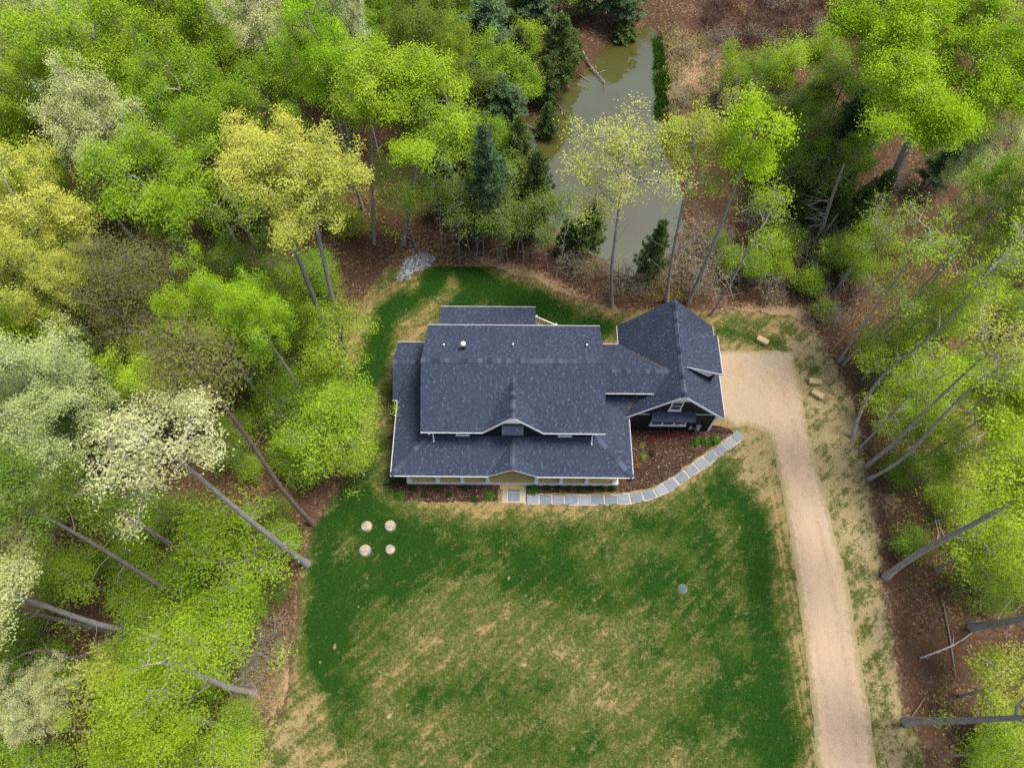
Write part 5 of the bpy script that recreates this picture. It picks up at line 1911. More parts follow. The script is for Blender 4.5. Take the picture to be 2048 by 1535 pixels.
LAND = [('the gravel patch', 825, 535), ('the huge vivid green tree', 1790, 330), ('the dead snag', 1650, 430), ('the straw bale pair', 1630, 778), ('the thick forked trunk', 1800, 1130),
        ('the level trunk at bottom right', 1850, 1442), ('the stout pale trunk', 1950, 1252), ('the blossoming tree trunk', 560, 1075), ('the pale ringed trunk', 200, 1235),
        ('the reddish trunk', 560, 950), ('the cream blossoming crown', 330, 895), ('the vivid lime pair', 450, 640), ('the golden crowns', 575, 360), ('the left edge golden tree', 80, 430),
        ('the vivid green dome tree', 292, 380), ('the sage white crown', 208, 275), ('the left edge pale crown', 105, 800), ('the broad yellow green crown', 185, 135), ('the top white blossom', 525, 60),
        ('the olive brown tree', 275, 560), ('the tall slender lime tree', 748, 300), ('the green skirted tree', 830, 420), ('the pine with the reddish stem', 984, 400), ('the broadest pine', 985, 70),
        ('the close pair of pines', 1015, 220), ('the narrow end of the pond', 1270, 80), ('the near end of the pond', 1270, 530), ('the sparse golden tree', 1230, 500), ('the garage peak', 1345, 598),
        ('the bright lime tree', 1420, 480), ('the pale budding shrub', 1568, 190), ('the two far leaning trunks', 1700, 690), ('the crooked dark trunk', 1760, 790), ('the long pale trunks', 1800, 890),
        ('the right edge golden crown', 1960, 895), ('the rear left lawn corner', 715, 610), ('the front left lawn corner', 670, 985), ('the bottom cream blossom', 75, 1400), ('the brown clearing', 200, 1190),
        ('the short grey stem', 400, 1445), ('the far end of the driveway', 1580, 640), ('the fallen pole', 1900, 1290), ('the rear edge of the lawn', 1040, 545), ('the brown brush ground', 1610, 20), ('the dry pond bank', 1390, 150), ('the right pond reeds', 1322, 150)]
USED = set()


def where_label(what, x, y, group, sc=1.0):
    """what it is, then its bearing from the nearest landmark"""
    px_, py_ = pix(x, y, 0.0)
    size = 'little ' if sc < .68 else ('' if sc < .86 else 'large ')
    near = sorted(LAND, key=lambda q: (q[1] - px_) ** 2 + (q[2] - py_) ** 2)[:4]
    for nm, a, b in near:
        dx, dy = px_ - a, py_ - b
        k = int(round(math.degrees(math.atan2(dy, dx)) / 45)) % 8
        way = ['right of', 'below right of', 'below', 'below left of', 'left of', 'above left of', 'above', 'above right of'][k]
        ds = math.hypot(dx, dy)
        far = 'just ' if ds < 55 else ('' if ds < 120 else 'well ')
        lab = '%s%s %s%s %s' % (size, what, far, way, nm)
        if lab not in USED:
            USED.add(lab)
            return lab
    return '%s%s near %s' % (size, what, near[0][0])


class Kind:
    """first use makes the thing, later uses copy it and its parts"""

    def __init__(self, name, meshes, cat):
        self.name, self.meshes, self.cat, self.first = name, meshes, cat, None

    def put(self, x, y, rz, sc, label, group=None, dz=-.04):
        loc = (x, y, tz(x, y) + dz)
        sc = (sc, sc, sc) if not isinstance(sc, tuple) else sc
        if '%' in label:
            label = where_label(label.replace('%', '').strip(), x, y, group, sc[0])
        if self.first is None:
            self.first = place_tree(self.name, self.meshes, loc, label, self.cat, group, rz, sc)
            return self.first
        return copy_thing(self.first, loc, rz, sc, label, group)


def sap(seed, kind, h, r, dens, **kw):
    return broadleaf(seed, (random.uniform(-.3, .3), random.uniform(-.3, .3), h * .62), (r, r, h * .36), kind, .035 + h * .004, .25, dens, **kw)


LIME_SAP = [Kind('sapling', sap(300 + i, ('lime', 'green', 'mid', 'green')[i], 3.2 + i * .5, 1.35, .34, tipk=1.6, flat=.6, lobes=.5, nlobe=0), 'sapling') for i in range(4)]  # green and mid leaves put the understorey shade into the leaf colour
YOUNG = [Kind('young_tree', broadleaf(360 + i, (random.uniform(-.5, .5), random.uniform(-.5, .5), 4.6), (1.6, 1.6, 2.1), ('mid', 'green')[i % 2], .09, .3, .8), 'tree') for i in range(4)]
KIND['thin'] = dict(leaf='leaf_mid', bark='bark_grey', size=.13, per=22, sig=.34, tips=260, twigs=4)
THIN_SAP = [Kind('sapling', broadleaf(320 + i, (random.uniform(-.5, .5), random.uniform(-.5, .5), 5.6 + i * .4), (.95, .95, 1.3), 'thin', .06, .5, 1.0), 'sapling') for i in range(3)]
BUSH_BARE = [Kind('bare_shrub', sap(340 + i, 'bare', 2.6, 1.4, 1.2, tipk=2.2, gnarl=.16), 'shrub') for i in range(3)]
FILL = {k: [Kind('tree', q[0], 'tree') for q in pool(k, False)] for k in ('lime', 'green', 'mid', 'pale', 'yellow')}

rt = random.Random(21)
# the row of thin stems behind the lawn
for i, (x, y) in enumerate([(884, 498), (918, 516), (940, 505), (953, 520), (967, 510), (1003, 508), (1016, 522), (1034, 515), (1049, 522), (1064, 515), (995, 535), (1080, 520), (1095, 535), (905, 480), (1020, 480), (1120, 530)]):
    b = P(x, y)
    THIN_SAP[i % 3].put(b[0], b[1], rt.uniform(0, 6.28), rt.uniform(.75, 1.0), '% thin stemmed sapling', 'thin saplings behind the lawn')
    FEET.append((b[0], b[1]))


def scatter(poly, n, mind, feet, tries=4000, rng=rt):
    """spaced random spots inside a pixel polygon on the ground"""
    wp = world_poly(poly)
    xs, ys = [p[0] for p in wp], [p[1] for p in wp]
    out = []
    for _ in range(tries):
        if len(out) >= n:
            break
        x, y = rng.uniform(min(xs), max(xs)), rng.uniform(min(ys), max(ys))
        if sdist(wp, np.array([x]), np.array([y]))[0] > 0 or sdist(CLEAR, np.array([x]), np.array([y]))[0] < 0.7 or sdist(POND, np.array([x]), np.array([y]))[0] < .8:
            continue
        if any((x - a) ** 2 + (y - b) ** 2 < mind ** 2 for a, b in feet + out):
            continue
        out.append((x, y))
    return out


# taller trees standing between the ones picked out above
for poly, n, kinds, where, grp in [
    ([(-420, -60), (860, -60), (860, 260), (640, 420), (300, 520), (-420, 520)], 62, ['lime', 'green', 'green', 'lime', 'mid', 'pale'], 'standing in the close canopy of the back left woods', 'canopy trees of the back left woods'),
    ([(-420, 480), (280, 520), (420, 640), (560, 700), (480, 900), (250, 1000), (-420, 1000)], 30, ['lime', 'green', 'mid', 'mid'], 'standing deep in the woods left of the house', 'canopy trees left of the house'),
    ([(1830, 430), (2300, 430), (2300, 900), (1960, 800)], 3, ['lime', 'mid', 'green'], 'standing in the woods behind the leaning trunks', 'canopy trees of the right woods')]:
    for (x, y) in scatter(poly, n, 2.9, FEET):
        k = rt.choice(kinds)
        col = {'lime': 'light lime', 'green': 'fresh green', 'mid': 'dull green', 'gold': 'golden', 'pale': 'pale sage', 'yellow': 'yellow green'}[k]
        FILL[k][rt.randrange(3)].put(x, y, rt.uniform(0, 6.28), (rt.uniform(.62, .92),) * 2 + (rt.uniform(.62, .95),), '%' + col + ' tree', grp)
        FEET.append((x, y))

# the woods go on beyond the far end of the pond (mirrored in its water)
for i, (x, y) in enumerate([(4, 78), (9, 81), (14, 79), (19, 83), (0, 82), (24, 80), (12, 88), (6, 90)]):
    FILL[('mid', 'green', 'mid')[i % 3]][i % 3].put(x, y, rt.uniform(0, 6.28), (.9, .9, rt.uniform(.9, 1.1)), '% dull green tree', 'woods beyond the pond')

# leafy understorey
for poly, n, where, grp, smax in [
    ([(250, 1010), (590, 980), (600, 1150), (570, 1300), (480, 1535), (250, 1535)], 26, 'between the lower left woods and the lawn', 'saplings by the lower left lawn edge', 1.0),
    ([(-150, 1020), (260, 1020), (260, 1640), (-150, 1640)], 20, 'on the floor of the lower left woods', 'saplings of the lower left woods', 1.0),
    ([(560, 560), (700, 600), (690, 700), (690, 950), (600, 980), (440, 940), (420, 640)], 26, 'in the strip of woods left of the house', 'saplings left of the house', 1.1),
    ([(430, 420), (760, 440), (720, 580), (560, 640), (430, 600)], 12, 'under the golden crowns', 'saplings under the golden trees', .9),
    ([(1690, 640), (1960, 560), (2150, 900), (2000, 1100), (1790, 1040), (1720, 800)], 20, 'among the leaning trunks right of the drive', 'saplings among the leaning trunks', 1.0),
    ([(1780, 1080), (2120, 1060), (2120, 1260), (1880, 1200)], 12, 'beside the thick forked trunk', 'saplings by the forked trunk', .9),
    ([(1850, 1460), (2120, 1440), (2120, 1640), (1880, 1640)], 9, 'in the bottom right corner of the woods', 'saplings at the bottom right', .9),
    ([(1420, 480), (1720, 470), (1720, 620), (1620, 640), (1440, 610)], 12, 'in the brushy ground behind the driveway', 'saplings behind the driveway', .8),
    ([(860, 360), (1150, 380), (1140, 480), (880, 450)], 6, 'at the feet of the evergreens behind the lawn', 'saplings behind the lawn', .8),
    ([(760, -40), (1180, -40), (1160, 140), (860, 330), (760, 330)], 8, 'between the pines and the left woods', 'saplings among the pines', 1.2),
    ([(1400, 110), (1720, 110), (1720, 380), (1400, 420)], 11, 'in the thicket right of the pond', 'saplings of the thicket right of the pond', .9)]:
    for (x, y) in scatter(poly, n, 1.3, FEET):
        LIME_SAP[rt.randrange(4)].put(x, y, rt.uniform(0, 6.28), rt.uniform(.55, smax), '% leafy lime sapling', grp)
for poly, n, where, grp in [
    ([(1420, 450), (1720, 460), (1710, 640), (1640, 650), (1440, 620)], 26, 'in the brushy ground behind the driveway', 'bare shrubs behind the driveway'),
    ([(1330, 60), (1480, 40), (1480, 240), (1330, 230)], 10, 'on the dry bank right of the pond', 'bare shrubs right of the pond'),
    ([(1480, -30), (1760, -30), (1760, 70), (1500, 90)], 16, 'on the brown brush ground at the top right', 'bare shrubs at the top right'),
    ([(880, 440), (1160, 470), (1180, 570), (900, 480)], 8, 'behind the rear edge of the lawn', 'bare shrubs behind the lawn'),
    ([(1160, 500), (1420, 480), (1420, 610), (1220, 610)], 18, 'between the pond and the garage', 'bare shrubs between pond and garage'),
    ([(420, 1150), (580, 1100), (560, 1350), (500, 1535), (440, 1535)], 12, 'along the lower left lawn edge', 'bare shrubs at the lower left lawn edge'),
    ([(1780, 330), (2050, 330), (2050, 450), (1800, 440)], 8, 'under the right side of the huge tree', 'bare shrubs under the huge tree')]:
    for (x, y) in scatter(poly, n, 1.0, FEET):
        BUSH_BARE[rt.randrange(3)].put(x, y, rt.uniform(0, 6.28), rt.uniform(.5, 1.0), '% grey leafless shrub', grp)


for poly, n, grp in [([(850, -60), (1160, -60), (1080, 180), (1030, 300), (1060, 450), (900, 470), (860, 330)], 34, 'young trees among the pines'),
                     ([(1480, 190), (1700, 190), (1700, 460), (1540, 440), (1450, 250)], 8, 'young trees in the thicket right of the pond')]:
    for (x, y) in scatter(poly, n, 1.7, FEET):
        YOUNG[rt.randrange(4)].put(x, y, rt.uniform(0, 6.28), rt.uniform(.65, 1.15), '% dull green young tree', grp)
        FEET.append((x, y))


# ---- ground cover that nobody could count
def cover(name, n, mat, size, hmax, dens_fn, seed, aspect=.62, label=None):
    rng = np.random.default_rng(seed)
    m_ = int(n * 4)
    x, y = rng.uniform(-46, 46, m_), rng.uniform(-4, 75, m_)
    d = dens_fn(x, y)
    k = rng.random(m_) < d
    x, y = x[k][:n], y[k][:n]
    z = terrain(x, y) + rng.uniform(0.03, 1, len(x)) ** 2 * hmax
    pos = np.stack([x, y, z], 1)
    V, F, T = leaf_quads(rng, pos, np.zeros_like(pos), size, aspect, 1.2, rng.uniform(0, 1, len(x)))
    o = link(bpy.data.objects.new(name, fast_mesh(name, V, F, [mat], {'tint': T})))
    return tag(o, label, None, None, 'stuff')


def d_under(x, y):
    px_, py_ = pix(x, y)
    dcl, dp = sdist(CLEAR, x, y), sdist(POND, x, y)
    n_ = fbm(x * .35, y * .35, 77)
    base = smooth01(.46, .70, n_) * .40
    for (cx, cy, r, a) in [(1800, 800, 120, .6), (1880, 930, 110, .5), (1760, 690, 70, .4), (1900, 1130, 90, .4), (450, 1120, 110, .6), (440, 1280, 120, .6), (620, 540, 60, .3), (650, 830, 110, .6), (640, 700, 80, .4),
                           (1980, 1510, 90, .5), (350, 1460, 120, .5), (120, 1200, 110, .3), (420, 500, 120, .3), (850, 350, 110, .25), (1530, 200, 100, .3), (300, 250, 400, .25), (1960, 600, 120, .4), (1320, 140, 40, .3),
                           (1850, 1340, 70, -.5), (1000, 480, 130, -.6), (1300, 560, 100, .2), (1600, 40, 120, -.6), (200, 1190, 50, -.5), (1390, 150, 60, -.5), (1580, 560, 90, -.25), (610, 640, 30, -.4), (1850, 400, 70, -.3), (560, 1380, 45, -.4)]:
        base = base + a * np.exp(-((px_ - cx) ** 2 + (py_ - cy) ** 2) / (r * r))
    return np.clip(base, 0, 1) * smooth01(.2, 1.5, dcl) * smooth01(.3, 1.5, dp)


cover('undergrowth', 130000, M['leaf_green'], .12, .8, lambda x, y: d_under(x, y) * (.25 + .75 * smooth01(.42, .58, fbm(x * 1.3, y * 1.3, 79))), 51)
cover('fallen_leaves', 40000, M['leaf_rust'], .13, .03, lambda x, y: .5 * smooth01(-.8, .8, sdist(CLEAR, x, y)) * smooth01(.2, 1.2, sdist(POND, x, y)), 52, .7)


def blades(name, spots, mat, ln, w, seed, lean=.5):
    """thin standing or arching stems"""
    rng = np.random.default_rng(seed)
    p = np.asarray(spots)
    n = len(p)
    a = rng.uniform(0, 6.28, n)
    l_ = ln * rng.uniform(.5, 1.3, n)
    dv = np.stack([np.cos(a) * lean * rng.uniform(.2, 1.6, n), np.sin(a) * lean * rng.uniform(.2, 1.6, n), np.ones(n)], 1)
    dv /= np.linalg.norm(dv, axis=1, keepdims=True)
    e = p + dv * l_[:, None]
    s = np.stack([-np.sin(a), np.cos(a), np.zeros(n)], 1) * w / 2
    V = np.stack([p - s, p + s, e + s * .4, e - s * .4], 1).reshape(-1, 3)
    o = link(bpy.data.objects.new(name, fast_mesh(name, V, np.arange(4 * n).reshape(n, 4), [mat], {'tint': np.repeat(rng.uniform(0, 1, n), 4)})))
    return tag(o, None, None, None, 'stuff')


def spots_in(poly, n, seed, dens=None):
    rng = np.random.default_rng(seed)
    wp = np.array(world_poly(poly))
    x, y = rng.uniform(wp[:, 0].min(), wp[:, 0].max(), n * 4), rng.uniform(wp[:, 1].min(), wp[:, 1].max(), n * 4)
    k = (sdist(wp, x, y) + (fbm(x, y, seed) - .5) * 1.5 < 0) & (sdist(POND, x, y) > .1)
    k &= rng.random(len(x)) < smooth01(.35, .6, fbm(x * .8, y * .8, seed + 5)) + .15
    x, y = x[k][:n], y[k][:n]
    return np.stack([x, y, terrain(x, y)], 1)


blades('reeds', spots_in([(1306, 66), (1330, 60), (1338, 130), (1332, 190), (1338, 235), (1312, 225), (1306, 180), (1308, 120)], 5000, 61), M['grass_blade'], .38, .05, 62, .9)
blades('dry_brush', spots_in([(1400, -60), (1780, -60), (1760, 60), (1620, 110), (1480, 100), (1400, 70)], 16000, 63), M['brush_brown'], 1.0, .03, 64, 1.2)
blades('dry_brush', spots_in([(1330, 70), (1420, 60), (1460, 250), (1340, 240)], 6000, 65), M['straw_blade'], .5, .04, 66, 1.2)
blades('dry_brush', spots_in([(1100, 200), (1190, 110), (1240, 70), (1200, 150), (1130, 215)], 3500, 67), M['leaf_rust'], .5, .04, 68, 1.0)
blades('dry_brush', spots_in([(1430, 480), (1720, 460), (1700, 620), (1600, 620), (1440, 600)], 6000, 69), M['brush_brown'], .8, .03, 70, 1.0)
blades('dry_brush', spots_in([(500, 1300), (570, 1280), (580, 1350), (540, 1440), (500, 1535), (440, 1535), (470, 1400)], 4000, 71), M['straw_blade'], .45, .03, 72, 1.1)


def turf():
    """short tufts where the lawn has taken, straw where it has not"""
    rng = np.random.default_rng(81)
    co = np.stack([lx, ly, lz], 1)
    g = grass + (fbm(lx * .9, ly * .9, 83) - .5) * 1.1
    w = np.clip(smooth01(.35, .9, g), 0, 1) * (1 - np.clip(litter, 0, 1))
    inb = (lpx > 480) & (lpy < 1600)
    for nm, wt, n, mt, ln in (('lawn_grass', w * inb, 45000, M['grass_blade'], .09), ('loose_straw', (1 - w) * inb * .8 + .05, 24000, M['straw_blade'], .10)):
        i = rng.choice(len(lx), n, p=wt / wt.sum())
        q = co[i] + rng.uniform(-.12, .12, (n, 3)) * (1, 1, 0)
        blades(nm, q, mt, ln, .030 if nm == 'lawn_grass' else .018, 84, .7 if nm == 'lawn_grass' else 3.0)


turf()

# ------------------------------------------------------------------ garden plants
def shrub_mesh(seed, r, h, leaf, n, size=.07, stems=6, bark='bark_brown'):
    rng = np.random.default_rng(seed)
    d = rng.normal(size=(n, 3))
    d /= np.linalg.norm(d, axis=1, keepdims=True)
    d[:, 2] = np.abs(d[:, 2])
    rad = rng.uniform(.45, 1.0, n)[:, None] * (1 + .25 * np.sin(d[:, :1] * 7 + seed) * np.cos(d[:, 1:2] * 6))
    pos = d * rad * np.array([r, r, h])
    V, F, T = leaf_quads(rng, pos, d, size, .6, .5, rng.uniform(0, 1, n))
    cm = fast_mesh('foliage', V, F, [M[leaf]], {'tint': T})
    a = np.arange(stems) / stems * 6.28
    p0 = np.zeros((stems, 3))
    p1 = np.stack([np.cos(a) * r * .6, np.sin(a) * r * .6, np.full(stems, h * .7)], 1)
    V, F = tubes(p0, p1, np.full(stems, .012), np.full(stems, .005), 4)
    tm = fast_mesh('stems', V, F, [M[bark]])
    return tm, cm


def plant(name, meshes, x, y, label, cat='shrub', group=None, sc=1.0):
    b = P(x, y)
    e = empty(name, (b[0], b[1], .10), rt.uniform(0, 6.28))
    e.scale = (sc,) * 3
    tag(e, label, cat, group)
    for q, nm in zip(meshes, ('stems', 'foliage')):
        link(bpy.data.objects.new(nm, q), e)
    return e


DARK = [shrub_mesh(700 + i, .27, .26, 'shrub_dark', 260) for i in range(3)]
BRIGHT = shrub_mesh(710, .40, .42, 'shrub_bright', 520)
BOX = shrub_mesh(712, .36, .48, 'shrub_bright', 560)
RED = [shrub_mesh(720 + i, .36, .26, 'flower_red', 120, .08) for i in range(2)]
SM = shrub_mesh(730, .26, .22, 'leaf_green', 120)
RU = shrub_mesh(731, .34, .28, 'leaf_rust', 150)
for (x, y, ms, sc, lab) in [
    (824, 977, DARK[0], .9, 'small dark shrub at the left end of the porch bed, nearest the porch'), (850, 990, DARK[1], 1.0, 'small dark shrub at the front of the left porch bed, first from the left'),
    (877, 978, DARK[2], 1.0, 'small dark shrub nearest the second porch column in the left bed'), (899, 990, DARK[0], .85, 'small sparse shrub in the middle of the left porch bed'),
    (932, 976, DARK[1], .95, 'small dark shrub nearest the third porch column in the left bed'), (949, 999, DARK[2], 1.0, 'small dark shrub at the front of the left bed beside the bright round one'),
    (980, 992, BRIGHT, 1.05, 'round bright green shrub left of the stone entry pad'), (800, 992, BRIGHT, .95, 'green shrub on the corner where the left bed meets the lawn'),
    (1066, 981, BRIGHT, 1.0, 'round bright green shrub right of the stone entry pad'),
    (1389, 886, BOX, 1.0, 'left one of the three green bushes in the garage bed'), (1409, 885, BOX, .92, 'middle one of the three green bushes in the garage bed'), (1428, 882, BOX, 1.0, 'right one of the three green bushes in the garage bed'),
    (1335, 869, RED[0], 1.2, 'largest red flowering azalea under the triple window'), (1353, 870, RED[1], 1.0, 'red azalea just right of the largest one'), (1373, 868, RED[0], .75, 'small red azalea at the right end of the red row'),
    (1304, 881, RED[1], .95, 'red azalea set forward at the left end of the red row'), (1311, 870, RED[0], .65, 'faint red azalea between the forward one and the largest'),
    (1283, 893, SM, 1.0, 'light green small plant in the garage bed near the porch eave'), (1286, 914, SM, 1.15, 'brightest small green plant in the middle of the garage bed'), (1302, 909, DARK[0], .8, 'dark low plant in the middle of the garage bed'),
    (1270, 918, RU, .8, 'rust coloured plant against the porch eave side'), (1274, 932, RU, 1.0, 'orange brown plant in front of the rust coloured one'), (1248, 968, RU, .95, 'yellowish plant at the right end of the porch'), (1258, 957, DARK[1], 1.1, 'dark plant tucked behind the porch right corner')]:
    plant('garden_shrub', ms, x, y, lab, 'shrub', None, sc)
for i, x in enumerate((1095, 1116, 1138, 1159, 1179, 1201, 1224)):
    plant('garden_shrub', DARK[i % 3], x, 977, '%s small dark shrub from the stone pad in the row before the right porch half' % ('first', 'second', 'third', 'fourth', 'fifth', 'sixth', 'last')[i], 'shrub', 'shrubs in a row before the right half of the porch', .95)

# ------------------------------------------------------------------ things lying about
def bale(x, y, rz, label):
    b = P(x, y)
    e = empty('straw_bale', (b[0], b[1], .05), rz)
    tag(e, label, 'straw bale')
    m = MB()
    nx, ny, nz = 10, 5, 4
    rr = random.Random(int(x))
    idx = {}

    def v(i, j, k):
        if (i, j, k) not in idx:
            idx[(i, j, k)] = len(m.v)
            q = [(i / nx - .5) * .88, (j / ny - .5) * .44, (k / nz) * .36]
            edge = sum((i in (0, nx), j in (0, ny), k in (0, nz)))
            if edge >= 2:
                q = [q[0] * .965, q[1] * .94, .19 + (q[2] - .19) * .93]
            m.v.append(tuple(c + rr.uniform(-.012, .012) for c in q))
            m.t.append(.5)
        return idx[(i, j, k)]
    for i in range(nx):
        for j in range(ny):
            m.f += [(v(i, j, nz), v(i + 1, j, nz), v(i + 1, j + 1, nz), v(i, j + 1, nz)), (v(i, j + 1, 0), v(i + 1, j + 1, 0), v(i + 1, j, 0), v(i, j, 0))]
        for k in range(nz):
            m.f += [(v(i, 0, k), v(i + 1, 0, k), v(i + 1, 0, k + 1), v(i, 0, k + 1)), (v(i, ny, k + 1), v(i + 1, ny, k + 1), v(i + 1, ny, k), v(i, ny, k))]
    for j in range(ny):
        for k in range(nz):
            m.f += [(v(0, j, k + 1), v(0, j + 1, k + 1), v(0, j + 1, k), v(0, j, k)), (v(nx, j, k), v(nx, j + 1, k), v(nx, j + 1, k + 1), v(nx, j, k + 1))]
    m.build('straw', M['bale'], e)
    for yy in (-.11, .11):
        t = MB()
        ring = [(-.445, yy, .01), (-.445, yy, .355), (.445, yy, .355), (.445, yy, .01)]
        t.tube(ring, .008, 4)
        t.build('twine', M['bark_dead'], e)


bale(1523, 684, R(-32), 'weathered straw bale on the grass above the driveway pad')
bale(1627, 766, R(-6), 'straw bale beside the driveway, further of the close pair')
bale(1632, 791, R(-38), 'straw bale beside the driveway, nearer of the close pair')

for (x, y, d, lab, teal) in [(734, 1053, .62, 'septic riser lid with teal patch, back left of the four on the lawn', 1), (781, 1052, .64, 'tan septic riser lid, back right of the four on the lawn', 0),
                             (731, 1101, .66, 'septic riser lid in bare soil, front left of the four on the lawn', 1), (781, 1099, .54, 'smallest septic riser lid, front right of the four on the lawn', 0)]:
    b = P(x, y)
    e = empty('septic_lid', (b[0], b[1], .03), rt.uniform(0, 6.28))
    tag(e, lab, 'septic lid', 'septic lids on the lawn')
    m = MB()
    m.tube([(0, 0, 0), (0, 0, .16)], d / 2, 18)
    m.build('riser', M['plastic'], e)
    m = MB()
    m.tube([(0, 0, .163), (0, 0, .19), (0, 0, .225)], [d / 2 + .03, d / 2 + .03, d / 2 * .55], 18)
    m.build('lid', M['lid'], e)
    m = MB()
    for a in range(4):
        q = a * math.pi / 2
        m.box(math.cos(q) * d * .4 - .02, math.cos(q) * d * .4 + .02, math.sin(q) * d * .4 - .02, math.sin(q) * d * .4 + .02, .18, .235)
    m.build('bolts', M['metal'], e)['kind'] = 'stuff'
    m = MB()
    m.tube([(0, 0, -.03), (0, 0, .02), (0, 0, .03)], [d * .66, d * .60, d * .3], 16)
    m.build('soil_ring', M['soil'], e)
b = P(1365, 1177)
e = empty('access_cover', (b[0], b[1], .03))
tag(e, 'round blue grey access cover set flush in the right side of the lawn', 'access cover')
m = MB()
m.tube([(0, 0, -.02), (0, 0, .05), (0, 0, .06)], [.27, .27, .25], 20)
m.build('cover', M['bluelid'], e)
m = MB()
m.tube([(0, 0, -.03), (0, 0, .025)], [.32, .31], 20)
m.build('collar', M['soil'], e)

# black drain pipes
for pts, lab in (([(12.9 + .9, 19.05, .12), (14.6, 19.0, .13), (15.0, 18.92, .12), (15.4, 18.84, .10)], 'black drain pipe lying across the mulch at the garage corner'),
                 ([(-7.0, 15.35, .12), (-7.5, 15.3, .11), (-8.1, 15.22, .10), (-8.7, 15.12, .08)], 'black drain pipe running out from the left porch corner'),
                 ([(-7.75, 19.05, .14), (-8.1, 18.75, .12), (-8.6, 18.5, .09)], 'black drain pipe below the left side downspout')):
    m = MB()
    m.tube([(a, b, c) for a, b, c in pts], .055, 8)
    tag(m.build('drain_pipe', M['plastic']), lab, 'drain pipe')


def stick(name, pts, r, mat, label, cat='fallen branch', twigs=0, seed=1, heights=None, group=None):
    """fallen wood: main stem given in photo pixels on the ground, side twigs grown on it"""
    rr = random.Random(seed)
    hs = heights or [.12] * len(pts)
    q = []
    for (x, y), h in zip(pts, hs):
        g = P(x, y, max(0, h - .12))
        q.append((g[0], g[1], max(tz(g[0], g[1]), WATER_Z - .02) + h if h <= .3 else h))
    m = MB()
    m.tube(q, [r * (1 - .6 * i / (len(q) - 1)) for i in range(len(q))], 7)
    o = m.build(name, M[mat], None, True)
    tag(o, label, cat, group)
    if twigs:
        t = MB()
        for _ in range(twigs):
            i = rr.randrange(len(q) - 1)
            f = rr.random()
            a = np.array(q[i]) * (1 - f) + np.array(q[i + 1]) * f
            d = np.array(q[-1]) - np.array(q[0])
            d /= np.linalg.norm(d)
            dv = d * .6 + np.array([rr.uniform(-1, 1), rr.uniform(-1, 1), rr.uniform(-.05, .6)])
            dv /= np.linalg.norm(dv)
            ln = rr.uniform(.4, 1.2)
            b1 = a + dv * ln * .5 + np.array([0, 0, .03])
            t.tube([a, b1, a + dv * ln + np.array([rr.uniform(-.15, .15), rr.uniform(-.15, .15), .02])], [r * .4, r * .28, r * .12], 4)
        t.build('twigs', M[mat], o)['kind'] = 'stuff'
    return o


stick('fallen_pole', [(1886, 1206), (1897, 1262), (1905, 1310), (1913, 1358)], .05, 'bark_dead', 'straight pale fallen pole on the leaf litter at lower right')
stick('fallen_branch', [(1838, 1316), (1870, 1304), (1905, 1290), (1925, 1278), (1946, 1262)], .075, 'bark_grey', 'grey crooked fallen branch resting against the stout trunk at lower right', twigs=5, seed=4)
stick('fallen_tree', [(1166, 98), (1180, 118), (1195, 135), (1214, 156)], .09, 'bark_dead', 'dead tree with bare twigs fallen from the bank into the pond', twigs=16, seed=5, heights=[.3, .3, .25, .2])
stick('fallen_branch', [(1136, 128), (1160, 140), (1182, 152)], .05, 'bark_dead', 'single pale stick on the pond bank below the fallen dead tree', seed=6)
stick('fallen_branch', [(1052, 236), (1072, 250), (1094, 267)], .06, 'bark_dead', 'pale branch reaching into the pond under the olive evergreen', twigs=5, seed=7)
stick('fallen_branch', [(1110, 190), (1122, 205), (1132, 222)], .05, 'bark_brown', 'dark dead branch lying in the water by the left pond bank', twigs=10, seed=8)
stick('fallen_branch', [(1140, 562), (1155, 545), (1170, 520)], .05, 'bark_dead', 'leaning pale stick by the near end of the pond', seed=9)
stick('fallen_branch', [(1118, 508), (1140, 507), (1160, 506)], .045, 'bark_dead', 'level pale stick lying by the near end of the pond', seed=10)
stick('fallen_branch', [(812, 474), (828, 484), (838, 494)], .05, 'bark_grey', 'grey stick behind the gravel patch', seed=11)
stick('fallen_branch', [(720, 640), (728, 628), (735, 612), (733, 595)], .05, 'bark_brown', 'dark stick at the rear left edge of the lawn', twigs=4, seed=12)
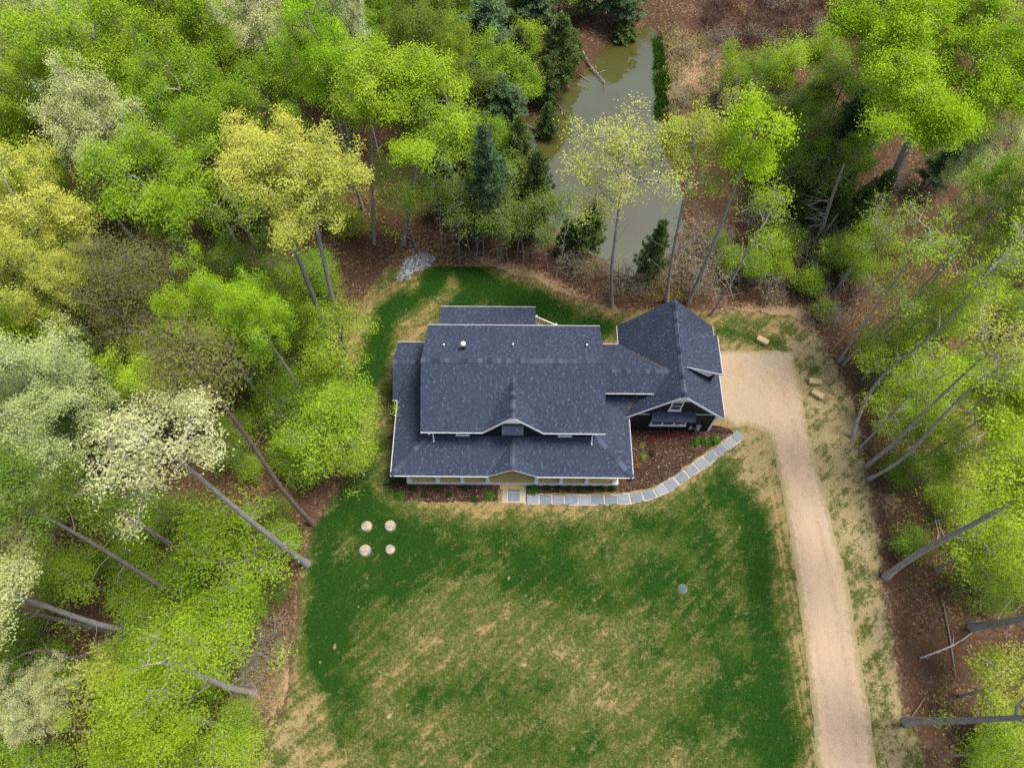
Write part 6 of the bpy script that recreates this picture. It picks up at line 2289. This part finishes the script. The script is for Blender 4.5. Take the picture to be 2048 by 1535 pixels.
stick('fallen_branch', [(880, 492), (897, 499)], .05, 'bark_grey', 'short grey stick at the edge behind the lawn', seed=13)
stick('fallen_branch', [(1660, 705), (1672, 690), (1690, 672)], .04, 'bark_dead', 'thin pale stick by the pair of far leaning trunks', seed=14)
stick('fallen_branch', [(1702, 800), (1720, 785), (1755, 750)], .035, 'bark_dead', 'thin fallen stick among the leaves right of the straw bales', twigs=4, seed=15)
stick('fallen_log', [(1905, 905), (1945, 880), (1980, 862)], .16, 'bark_brown', 'dark fallen log in the leaf litter of the right woods', seed=16, cat='log')
stick('fallen_branch', [(1822, 1432), (1838, 1410), (1850, 1390)], .035, 'bark_dead', 'curved pale stick above the foot of the level trunk', seed=17)
stick('fallen_branch', [(760, 660), (700, 700), (690, 735)][1:], .04, 'bark_grey', 'grey stick beside the left golden tree foot', seed=18)

# dead snag right of the pond
b = P(1629, 490)
sn = empty('dead_snag', (b[0], b[1], tz(b[0], b[1]) - .05))
tag(sn, 'bleached dead tree trunk without crown, broken off at the top, right of the pond', 'dead tree')
d = P(1688, 328)[1] / CAM_H
hs_ = CAM_H - b[1] / d
tp = P(1688, 328, hs_) - b
m = MB()
m.tube([(0, 0, 0), tp * .3 + (.1, 0, 0), tp * .65, tp], [.20, .16, .12, .05], 8)
m.build('trunk', M['bark_dead'], sn, True)
m = MB()
hl = 4.5
t2 = P(1676, 427, 3.6) - b
m.tube([tp * .06, (tp * .06 + t2) / 2 + (.1, 0, -.1), t2], [.11, .08, .03], 6)
m.build('limb', M['bark_dead'], sn, True)
m = MB()
rr = random.Random(8)
for i in range(26):
    a = tp * rr.uniform(.25, .6)
    q = rr.uniform(2.2, 4.6)
    dv = np.array([math.cos(q), math.sin(q) * .6, rr.uniform(.0, .5)])
    ln = rr.uniform(.7, 2.2)
    m.tube([a, a + dv * ln * .5 + (0, 0, .1), a + dv * ln + (rr.uniform(-.3, .3), rr.uniform(-.3, .3), .1)], [.03, .02, .008], 4)
m.build('bare_twigs', M['bark_dead'], sn)['kind'] = 'stuff'
